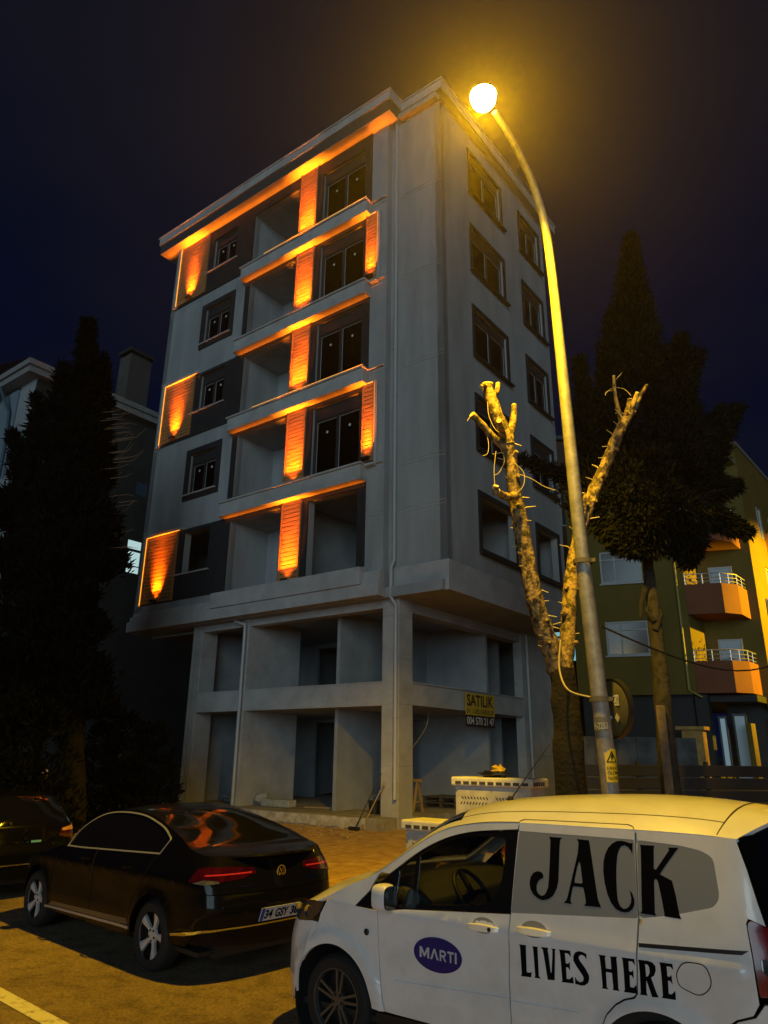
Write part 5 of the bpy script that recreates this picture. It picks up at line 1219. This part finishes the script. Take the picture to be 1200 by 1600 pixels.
# conifers
needle = mat('conifer_needles', (.0075, .0085, .003), .8, col2=(.0035, .004, .002), scale=2.2, spec=.2)
needle2 = mat('dark_needles', (.004, .005, .0035), .85, col2=(.002, .0025, .002), scale=2, spec=.1)
def sprays(mb, leaders, rng, size=.17):
    """leaders: (base, tip, radius at the base, exponent, number) ; small pointed leaf clumps round each leader"""
    for (b, t, rad, ex, num) in leaders:
        b = Vector(b); t = Vector(t); ax = (t-b); H = ax.length; ax.normalize(); a1 = ax.orthogonal().normalized(); a2 = ax.cross(a1)
        for i in range(num):
            h = rng.random()**1.25; ang = rng.uniform(0, 2*math.pi)
            lob = 1+.55*noise.noise(Vector((math.cos(ang)*1.3, math.sin(ang)*1.3, h*H*1.5+b.x*3)))+.38*noise.noise(Vector((math.cos(ang)*3, math.sin(ang)*3, h*H*4)))
            rr = max(.02, rad*((1-h)**ex)*lob*(.25+.75*rng.random()**.45))
            p = b+ax*(h*H)+(a1*math.cos(ang)+a2*math.sin(ang))*rr
            out = (a1*math.cos(ang)+a2*math.sin(ang))
            for k in range(6):
                d = (out*rng.uniform(.1, 1.0)+ax*rng.uniform(.2, 1.1)+Vector((rng.uniform(-.5, .5), rng.uniform(-.5, .5), rng.uniform(-.4, .3)))).normalized()
                s = size*rng.uniform(.55, 1.25); n = d.orthogonal().normalized(); n = (Matrix.Rotation(rng.uniform(0, 6.3), 3, d) @ n)*s*.13
                q = p+Vector((rng.uniform(-.07, .07), rng.uniform(-.07, .07), rng.uniform(-.07, .07)))
                mb.add([q-n*.4, q+d*s*.45-n, q+d*s, q+d*s*.45+n], [(0, 1, 2, 3)])
rng = random.Random(11)
YC = 11.6
cb = at(1046, 1262, YC)
T = thing('cypress_tree', 'tall dark cypress with a bare spotted trunk in front of the yellow building', 'tree', (cb.x, cb.y, .2))
O = Vector((cb.x, cb.y, .2))
cq = lambda x, y, dy=0.0: at(x, y, YC+dy)-O
mb = MB(); P = spl([Vector((.03, 0, 0)), cq(1040, 1150), cq(1030, 1030), cq(1018, 930), cq(1010, 860), cq(1000, 780), cq(992, 640), cq(986, 480)], 5)
mb.tube(P, [.155-.135*i/(len(P)-1) for i in range(len(P))], 12, 0, True, .25, 6); tr_ = mb.build('trunk', mat('spotted_bark', (.028, .024, .017), .95, col2=(.008, .007, .005), scale=9, lo=.38, hi=.52, bump=.9, bscale=20), T, smooth=60)
mb = MB()
for pts in ([(1024, 985), (1034, 960), (1032, 952)], [(1022, 970), (1010, 955), (1012, 948)], [(1014, 900), (1003, 940), (1001, 965)]):
    mb.tube([cq(x, y, -.1) for x, y in pts], [.05, .035, .02], 7, 0, True, .5, 14)
mb.build('dead_stub', barkd, T, smooth=50)
mb = MB()
L_ = [(cq(992, 800), cq(985, 372), .98, .95, 2600), (cq(950, 720, .3), cq(957, 492, .2), .42, .8, 700), (cq(1050, 740, -.2), cq(1064, 528, -.2), .50, .75, 900), (cq(1040, 700, .4), cq(1046, 545, .4), .42, .7, 500),
      (cq(1085, 760, .1), cq(1152, 638, .1), .30, 1.0, 450), (cq(1080, 700, .1), cq(1128, 640, .1), .18, 1.0, 220), (cq(1060, 640, .2), cq(1094, 550, .2), .16, .9, 200),
      (cq(935, 790, -.3), cq(905, 560, -.2), .38, 1.1, 450), (cq(960, 780, .1), cq(812, 716, .3), .13, .7, 230), (cq(1090, 800, 0), cq(1168, 832, 0), .24, .9, 350), (cq(1080, 770, 0), cq(1150, 760, -.1), .34, .9, 450), (cq(1060, 800, -.4), cq(1075, 880, -.4), .5, .8, 450), (cq(1000, 800, -.4), cq(985, 858, -.5), .8, .6, 800), (cq(930, 760, .3), cq(898, 700, .3), .30, .9, 300)]
sprays(mb, [(a, b, c, d, int(n*2.1)) for a, b, c, d, n in L_], rng, .125)
mb.build('crown', needle, T)
pk = thing('timber_plank', 'tall weathered plank standing against the cypress trunk', 'plank', at(1048, 1258, YC-.25)*1.0)
pk.location.z = .2
mb = MB(); mb.bar((0, 0, 0), at(1031, 1102, YC-.22)-Vector(pk.location), .13, .035); mb.build('plank', mat('old_plank', (.12, .09, .055), .9, var=.4, scale=6), pk)

YL = 18.0
lb_ = at(120, 1240, YL)
T = thing('conifer_tree', 'huge nearly black conifer filling the left edge in front of the pale house', 'tree', (lb_.x, lb_.y, .45)); O = Vector((lb_.x, lb_.y, .45))
cq = lambda x, y, dy=0.0: at(x, y, YL+dy)-O
mb = MB(); P = spl([Vector((0, 0, 0)), cq(118, 1100), cq(125, 850), cq(135, 560)], 6); mb.tube(P, [.30-.27*i/(len(P)-1) for i in range(len(P))], 10, 0, True, .2, 4); mb.build('trunk', barkd, T, smooth=60)
mb = MB()
sprays(mb, [(cq(112, 900), cq(138, 505), 1.22, 1.10, 4200), (cq(150, 760, .5), cq(162, 560, .5), .42, .8, 700), (cq(70, 760), cq(55, 620), .5, 1, 400), (cq(60, 820), cq(20, 680), .6, 1, 450), (cq(40, 800), cq(-30, 780), .7, .8, 500), (cq(90, 700), cq(100, 570), .5, .8, 350),
             (cq(92, 1130), cq(98, 780), 1.25, .5, 3600), (cq(20, 1150), cq(10, 850), 1.5, .4, 2200)], rng, .24)
mb.build('crown', needle2, T)
mb = MB()
for i in range(30):
    x = rng.uniform(175, 205); y = rng.choice((rng.uniform(630, 720), rng.uniform(700, 860))); d = rng.uniform(-.6, .6); e = x+rng.uniform(10, 26); f = y-rng.uniform(-6, 14)
    a, b, c = cq(x-22, y+6, d), cq((x+e)/2-4, y+3, d), cq(e, f, d); mb = MB(); mb.tube([a, b, c], [.009, .007, .004], 4); mb.build('twig', mat('bare_twig', (.22, .13, .07), .8), T)

# undergrowth along the left side
rngb = random.Random(5)
for i, (x, y0, y1, Y, lab) in enumerate(((30, 1240, 1080, 15.5, 'dark ivy bush beside the low wall at the left edge'), (200, 1250, 1120, 19.0, 'low dark bush between the conifer trunk and the building'))):
    b_ = at(x, y0, Y); T = thing('bush', lab, 'bush', (b_.x, b_.y, .35)); O = Vector((b_.x, b_.y, .35)); mb = MB()
    sprays(mb, [(Vector((dx, 0, 0)), at(x, y1, Y)-O+Vector((dx, 0, -abs(dx)*.4)), .7, .35, 320) for dx in (-.6, 0, .6)], rngb, .22); mb.build('foliage', needle2, T)
    mb = MB(); mb.tube([(0, 0, -.05), (0, 0, .6)], [.05, .03], 6); mb.build('stem', barkd, T)
G = at(-12, 1240, 16.5); H_ = at(76, 1240, 17.5); d_ = H_-G; d_.z = 0
K = thing('garden_wall', 'low grey garden wall with a broken top at the left edge', 'wall', (G.x, G.y, .4), math.atan2(d_.y, d_.x))
mb = MB()
for i, hgt in enumerate((.95, 1.25, .9, .55)): mb.box(i*d_.length/4, (i+1)*d_.length/4-.02, 0, .25, 0, hgt)
mb.build('wall_block', mat('wall_grey', (.10, .10, .095), .95, col2=(.05, .048, .042), scale=3, bump=.3), K, bevel=.02)
pp = at(186, 1240, 20)
K = tag(MB(), None) if False else None
mb = MB(); b_ = at(184, 1200, 21); mb.tube([(b_.x, b_.y, .4), (b_.x, b_.y, at(189, 1122, 21).z)], .06, 8)
tag(mb.build('timber_post', mat('grey_post', (.16, .15, .14), .9, var=.3)), 'single pale post standing in the dark gap left of the building', 'post')

# ================================================================== neighbouring buildings
# yellow corner building
KZ = 1.141
Kp = ray_k = None
YK = Vector((11.44, 24.46, 0))*KZ
PL = Vector((math.cos(R(160.4)), math.sin(R(160.4)), 0)); QL = Vector((math.cos(R(50)), math.sin(R(50)), 0))
Yb = thing('yellow_building', 'yellow corner apartment block with salmon balconies and lit shop windows', 'building', (YK.x, YK.y, .9))
class YB(MB):
    def bx(s, p0, p1, q0, q1, z0, z1, m=0):
        n = len(s.v); s.box(p0, p1, q0, q1, z0, z1, m)
        for i in range(n, len(s.v)): s.v[i] = tuple(PL*s.v[i][0]+QL*s.v[i][1]+Vector((0, 0, s.v[i][2]-.9)))
    def mp(s, p, q, z): return tuple(PL*p+QL*q+Vector((0, 0, z-.9)))
yw = mat('yellow_render', (.13, .092, .008), .85, var=.12, scale=.8); sal = mat('salmon_render', (.19, .062, .024), .85, var=.1, scale=1); wht = mat('white_upvc', (.34, .335, .32), .5); dk = mat('shop_dark', (.010, .010, .010), .7)
m = YB()
fh = []
for z in (5.92, 8.87, 11.8): fh.append((2.55, 4.2, z, z+1.36))
m.wall(1.0, 5.45, 4.36, 14.2, fh, 0, .25, m.mp)
m.bx(1.0, 1.2, .25, 2.4, 4.36, 14.2); m.bx(-.9, 1.0, 1.9, 2.05, 4.36, 14.2)
m.wall(1.9, 14, 3.9, 15.2, [(q, q+1.0, z-.1, z+1.45) for z in (5.7, 8.65, 11.6) for q in (4.2, 6.4, 9)], .9, 1.15, lambda u, w, z: m.mp(-w, u, z))
m.bx(5.2, 5.45, .25, 9, 4.36, 14.2)
m.build('wall', yw, Yb)
m = YB(); m.bx(-1.1, 5.47, .02, 8, 14.2, 14.35); m.bx(-1.2, -.6, 2, 14, 15.2, 15.4); m.bx(1.2, 2.6, 1.0, 2.6, 14.35, 15.6); m.build('roof', mat('grey_roof', (.16, .15, .14), .8), Yb)
for z0 in (4.40, 7.43, 10.4):
    m = YB()
    pts = [(1.0, -.02), (-.35, -.02), (-.80, .55), (-.80, 2.6), (1.0, 2.6)]
    V_ = [m.mp(p, q, z) for z in (z0, z0+.14) for p, q in pts]; m.add(V_, [tuple(range(5)), tuple(range(5, 10))]+[(i, (i+1) % 5, 5+(i+1) % 5, 5+i) for i in range(5)])
    for (a, b) in zip(pts[:3], pts[1:4]):
        dx, dq = b[0]-a[0], b[1]-a[1]; i_ = [(a[0], a[1]), (b[0], b[1])]
        nx, nq = (0, .10) if dq == 0 else (.10, .05)
        V_ = [m.mp(p+o*nx, q+o*nq, z) for z in (z0+.14, z0+1.2) for o in (0, 1) for p, q in i_]; m.add(V_, [(0, 1, 3, 2), (4, 5, 7, 6), (0, 1, 5, 4), (2, 3, 7, 6), (0, 2, 6, 4), (1, 3, 7, 5)])
    bo = m.build('balcony', sal, Yb)
    r = YB()
    for zz in (z0+1.30, z0+1.45, z0+1.62):
        r.tube([m.mp(p+.04, q+.04, zz) for p, q in pts[:4]], .022 if zz > z0+1.5 else .012, 6)
    for (p, q) in ((.95, 0), (.3, 0), (-.35, 0), (-.58, .28), (-.8, .6), (-.8, 1.3), (-.8, 2.0)): r.tube([m.mp(p+.04, q+.04, z0+1.18), m.mp(p+.04, q+.04, z0+1.62)], .018, 6)
    r.build('railing', mat('steel_rail', (.55, .55, .56), .35, metal=.7), bo, smooth=40)
    d = YB(); d.bx(-.35, .55, 1.84, 1.898, z0+.14, z0+2.25); do = d.build('balcony_door', wht, bo)
    d = YB(); d.bx(-.27, .47, 1.82, 1.838, z0+.9, z0+1.75); d.bx(-.27, .47, 1.82, 1.838, z0+1.82, z0+2.17); d.build('door_pane', blackgloss, do)
    pl_ = YB()
    for i in range(40):
        p = rng.uniform(.55, .95); q = rng.uniform(.1, .5); z = z0+1.1+rng.random()**1.5*.95; a = rng.uniform(.05, .10); c = Vector(m.mp(p, q, z)); n1 = Vector((rng.uniform(-1, 1), rng.uniform(-1, 1), rng.uniform(-1, 1))).normalized()*a; n2 = n1.orthogonal().normalized()*a*.5
        pl_.add([c-n1, c+n2, c+n1, c-n2], [(0, 1, 2, 3)])
    pt = tag(pl_.build('potted_plant', needle2), 'leafy pot plant on the %s balcony of the yellow building' % {4.40: 'lowest', 7.43: 'middle', 10.4: 'topmost'}[z0], 'plant', 'balcony plants'); pt.location = Yb.location
for (p0, p1, z) in ((2.55, 4.2, 5.92), (2.55, 4.2, 8.87), (2.55, 4.2, 11.8)):
    d = YB(); t = .07
    for a in ((p0, p1, z, z+t), (p0, p1, z+1.36-t, z+1.36), (p0, p0+t, z+t, z+1.36-t), (p1-t, p1, z+t, z+1.36-t), (p1-.62, p1-.55, z+t, z+1.36-t), (p0+t, p1-.62, z+.98, z+1.04), (p1-.55, p1-t, z+.98, z+1.04)): d.bx(a[0], a[1], .02, .10, a[2], a[3])
    wo_ = d.build('window', wht, Yb); d = YB(); d.bx(p0+t, p1-t, .05, .056, z+t, z+1.36-t); d.build('pane', mat('night_pane', (.035, .032, .030), .15), wo_)
    d = YB(); d.bx(p0-.05, p1+.05, -.08, -.003, z-.07, z-.005); d.build('window_sill', wht, wo_)
for z in (5.7, 8.65, 11.6):
    for q in (4.2, 6.4, 9):
        d = YB(); d.bx(-1.1, -.95, q, q+.07, z-.1, z+1.45); d.bx(-1.1, -.95, q+.93, q+1.0, z-.1, z+1.45); d.bx(-1.1, -.95, q+.07, q+.93, z+1.38, z+1.45); d.bx(-1.1, -.95, q+.07, q+.93, z-.1, z-.03); d.bx(-1.08, -.97, q+.46, q+.52, z-.03, z+1.38)
        wo_ = d.build('window', wht, Yb); d = YB(); d.bx(-1.03, -1.02, q+.07, q+.93, z-.03, z+1.38); d.build('pane', mat('night_pane', (.035, .032, .030), .15), wo_)
for z in (7.6, 10.6):
    m = YB(); m.bx(-1.9, -1.155, 5.2, 9.5, z, z+1.25); m.build('bay_parapet', sal, Yb)
m = YB(); m.tube([m.mp(1.28, -.07, 14), m.mp(1.28, -.07, 4.5), m.mp(.9, .1, 4.25)], .05, 8); m.build('downpipe', mat('yellow_pipe', (.30, .25, .06), .6), Yb, smooth=40)
m = YB(); m.bx(-2.05, -1.16, 3.2, 3.9, 7.75, 8.5); ac = m.build('air_conditioner', mat('ac_casing', (.30, .28, .24), .6), Yb, bevel=.03)
m = YB()
for i in range(7): m.bx(-2.0, -1.25, 3.17, 3.195, 7.82+i*.09, 7.87+i*.09)
m.build('ac_grille', blackm, ac)
# shop storey
m = YB(); m.bx(1.2, 5.45, .4, .6, .7, 4.36); m.bx(.75, 1.2, .2, .6, .7, 4.36); m.bx(-.9, 5.4, .5, 9, 4.1, 4.34); m.build('shop_front', dk, Yb)
gw = lambda n, s: mat(n, (.3, .35, .4), .5, emit=(.36, .55, .62), estr=s)
m = YB(); m.bx(-.9, .7, 2.4, 2.5, 1.0, 4.1); m.build('shop_back', dk, Yb)
for (p0, p1, q, z0, z1, s) in ((.42, .60, .9, 1.4, 3.5, .22), (-.20, .16, 1.2, 1.2, 3.6, .10), (-1.75, -.95, 2.0, 1.4, 3.5, .34)):
    m = YB(); m.bx(p0, p1, q, q+.02, z0, z1); so = m.build('shop_window', gw('shop_glow_%d' % int(s*100), s), Yb)
    m = YB(); m.bx(p0-.06, p0, q-.03, q+.04, z0-.1, z1+.1); m.bx(p1, p1+.06, q-.03, q+.04, z0-.1, z1+.1); m.bx(p0, p1, q-.03, q+.04, z1, z1+.08); m.build('shop_frame', blackm, so)
m = YB(); m.bx(-.60, -.42, .3, .9, .9, 3.3); m.build('shop_pillar', yw, Yb)
m = YB(); m.bx(-.25, .05, .3, .35, .95, 1.7); sg_ = tag(m.build('white_board', wht), 'white board propped before the shop of the yellow building', 'board'); sg_.location = Yb.location
m = YB(); m.bx(.55, 1.25, -1.6, -1.2, .7, 3.0); m.bx(.45, 1.4, -1.75, -1.1, 3.001, 3.12); kk = tag(m.build('wooden_kiosk', mat('kiosk_wood', (.42, .24, .06), .8, var=.3, scale=3)), 'small wooden hut standing before the shop of the yellow building', 'hut'); kk.location = Yb.location
# dark brick building behind, with a lit window
rb_ = at(935, 1180, 38.0); lb2 = at(858, 1180, 38.0)
D = thing('brick_building', 'dark reddish building with a cyan lit window in the gap behind the lamp post', 'building', ((rb_.x+lb2.x)/2, 38.0, 1.2))
wd = (rb_.x-lb2.x)/2+.6; zt = at(890, 690, 38).z-1.2
wz0 = at(890, 1032, 38).z-1.2; wz1 = at(890, 985, 38).z-1.2; wx0 = at(864, 1000, 38).x-D.location.x; wx1 = at(910, 1000, 38).x-D.location.x
uz0 = at(890, 822, 38).z-1.2; uz1 = at(890, 765, 38).z-1.2; ux0 = at(876, 800, 38).x-D.location.x; ux1 = at(893, 800, 38).x-D.location.x
m = MB(); m.wall(-wd, wd, 0, zt, [(wx0, wx1, wz0, wz1), (ux0, ux1, uz0, uz1)], 0, .3, lambda u, w, z: (u, w, z)); m.box(-wd, wd, 2.0, 2.2, 0, zt); m.build('wall', mat('dark_brick', (.085, .045, .03), .9, var=.2, scale=2), D)
m = MB(); m.box(-wd-.2, wd+.2, -.3, 6, zt+.01, zt+.25); m.build('roof', fascia, D)
m = MB(); m.box(wx0, wx1, .18, .19, wz0, wz1); wn = m.build('window', mat('cyan_window', (.3, .4, .4), .5, emit=(.22, .62, .70), estr=.75), D)
m = MB()
for i in (0, .33, .62, 1): x = wx0+(wx1-wx0)*i; m.box(x-.06, x+.06, .10, .17, wz0, wz1)
m.box(wx0, wx1, .10, .168, wz1-.42, wz1-.30); m.build('window_frame', blackm, wn)
m = MB(); m.box(ux0, ux1, .15, .2, uz0, uz1); un = m.build('window', mat('night_pane', (.035, .032, .030), .15), D)
m = MB(); m.box(ux0, ux0+.08, .08, .149, uz0, uz1); m.box(ux1-.08, ux1, .08, .149, uz0, uz1); m.box(ux0+.08, ux1-.08, .08, .149, uz1-.1, uz1); m.box(ux0+.08, ux1-.08, .08, .149, uz0, uz0+.1); m.build('window_frame', wht, un)
# pale house on the left
HP = Vector((-13.4, 24.6, 0))
LH = thing('pale_house', 'pale grey house with an unlit side wall and a square chimney behind the black conifer', 'house', (HP.x, HP.y, .5), BRZ)     # local -x away to the left, +y back
lw = mat('pale_wall', (.30, .31, .32), .85, var=.2, scale=1); lw2 = mat('pale_blue_wall', (.16, .21, .25), .85); dw = mat('shaded_pale_wall', (.030, .029, .028), .9, var=.3, scale=1)  # last one carries the unlit side wall's shade in its colour
HZ = 15.6
m = MB(); m.box(-1.2, -.03, 0, 9, 11.0, HZ-.5); m.box(-1.2, -.05, .3, 9, 0, 11.0); m.box(-14, -1.2, .15, 9, 0, HZ-.5); m.build('wall', lw, LH)
wins = [(4.78, 5.42, 8.45, 9.80), (4.80, 5.36, 11.80, 12.38)]
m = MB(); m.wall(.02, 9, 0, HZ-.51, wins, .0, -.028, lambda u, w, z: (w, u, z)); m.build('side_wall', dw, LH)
m = MB(); m.box(-2.6, -1.25, -.05, .148, 0, HZ-.6); m.build('wall_strip', lw2, LH)
m = MB(); m.prism([(-14.5, -.5), (.35, -.5), (.35, 9.4), (-14.5, 9.4)], HZ-.5, HZ-.25); m.prism([(-14.5, -.6), (.45, -.6), (.45, 9.4), (-14.5, 9.4)], HZ-.248, HZ-.02)
m.add([(.45, -.6, HZ-.015), (.45, 9.4, HZ-.015), (-7, 9.4, HZ+1.6), (-7, -.6, HZ+1.6)], [(0, 1, 2, 3)]); ro_ = m.build('roof', mat('pale_eave', (.26, .25, .24), .7, var=.2), LH)
m = MB(); m.tube([(-1.9, -.5, HZ-.5), (-1.5, -.15, HZ-1.6), (-1.4, -.12, HZ-3), (-1.4, -.12, .5)], .06, 8); m.build('downpipe', mat('blue_pipe', (.06, .10, .13), .5), LH, smooth=40)
m = MB(); m.box(-1.2, -.05, -.3, 0, 10.55, 10.999); m.build('cornice', lw, LH)
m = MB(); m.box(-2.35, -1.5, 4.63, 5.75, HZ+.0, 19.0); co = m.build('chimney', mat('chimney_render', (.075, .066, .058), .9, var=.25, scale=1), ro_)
m = MB(); m.box(-2.42, -1.43, 4.55, 5.83, 19.15, 19.30); m.box(-2.25, -1.6, 4.75, 5.63, 19.002, 19.15); m.build('chimney_cap', mat('dark_cap', (.03, .028, .026), .8), co)
b0, b1, z0, z1 = wins[0]
m = MB(); m.box(-.022, -.018, b0, b1, z0, z1); wn = m.build('window', mat('white_window', (.4, .45, .45), .5, emit=(.50, .72, .72), estr=.8), LH)
m = MB(); m.box(-.016, .004, b0, b1, z0+.66*(z1-z0), z0+.74*(z1-z0)); m.box(-.016, -.004, b0, b1, z0+.20*(z1-z0), z0+.23*(z1-z0)); m.box(-.016, -.002, b0, b0+.06, z0, z0+.66*(z1-z0)); m.build('window_frame', blackm, wn)
b0, b1, z0, z1 = wins[1]
m = MB(); m.box(-.022, -.014, b0, b1, z0, z1); m.build('window', mat('blue_pane', (.05, .08, .12), .2), LH)

# ================================================================== the lamp of the side street lights the yellow building
lamp2 = lamp_post((23.6, 25.4, .6), 'second curved lamp post down the side street beside the yellow building', R(-135), 3000, 100)
light('lamp_side_beam', 'SPOT', (0, -2.3, 8.86), 15000, SODIUM, lamp2, .12, R(82), .4, (.12, -1, -.32))
# ================================================================== thin night haze round everything
hz_ = MB(); hz_.box(-150, 150, -150, 150, -1.05, 24.5)
ho = hz_.build('haze', bpy.data.materials.new('haze_air')); tag(ho, kind='stuff')
hm = ho.data.materials[0]; hm.use_nodes = True; n_ = hm.node_tree.nodes; n_.clear()
oo_ = n_.new('ShaderNodeOutputMaterial'); pv = n_.new('ShaderNodeVolumePrincipled'); pv.inputs['Density'].default_value = .00048; pv.inputs['Color'].default_value = (.95, .80, .70, 1); pv.inputs['Anisotropy'].default_value = .85
hm.node_tree.links.new(pv.outputs[0], oo_.inputs['Volume'])
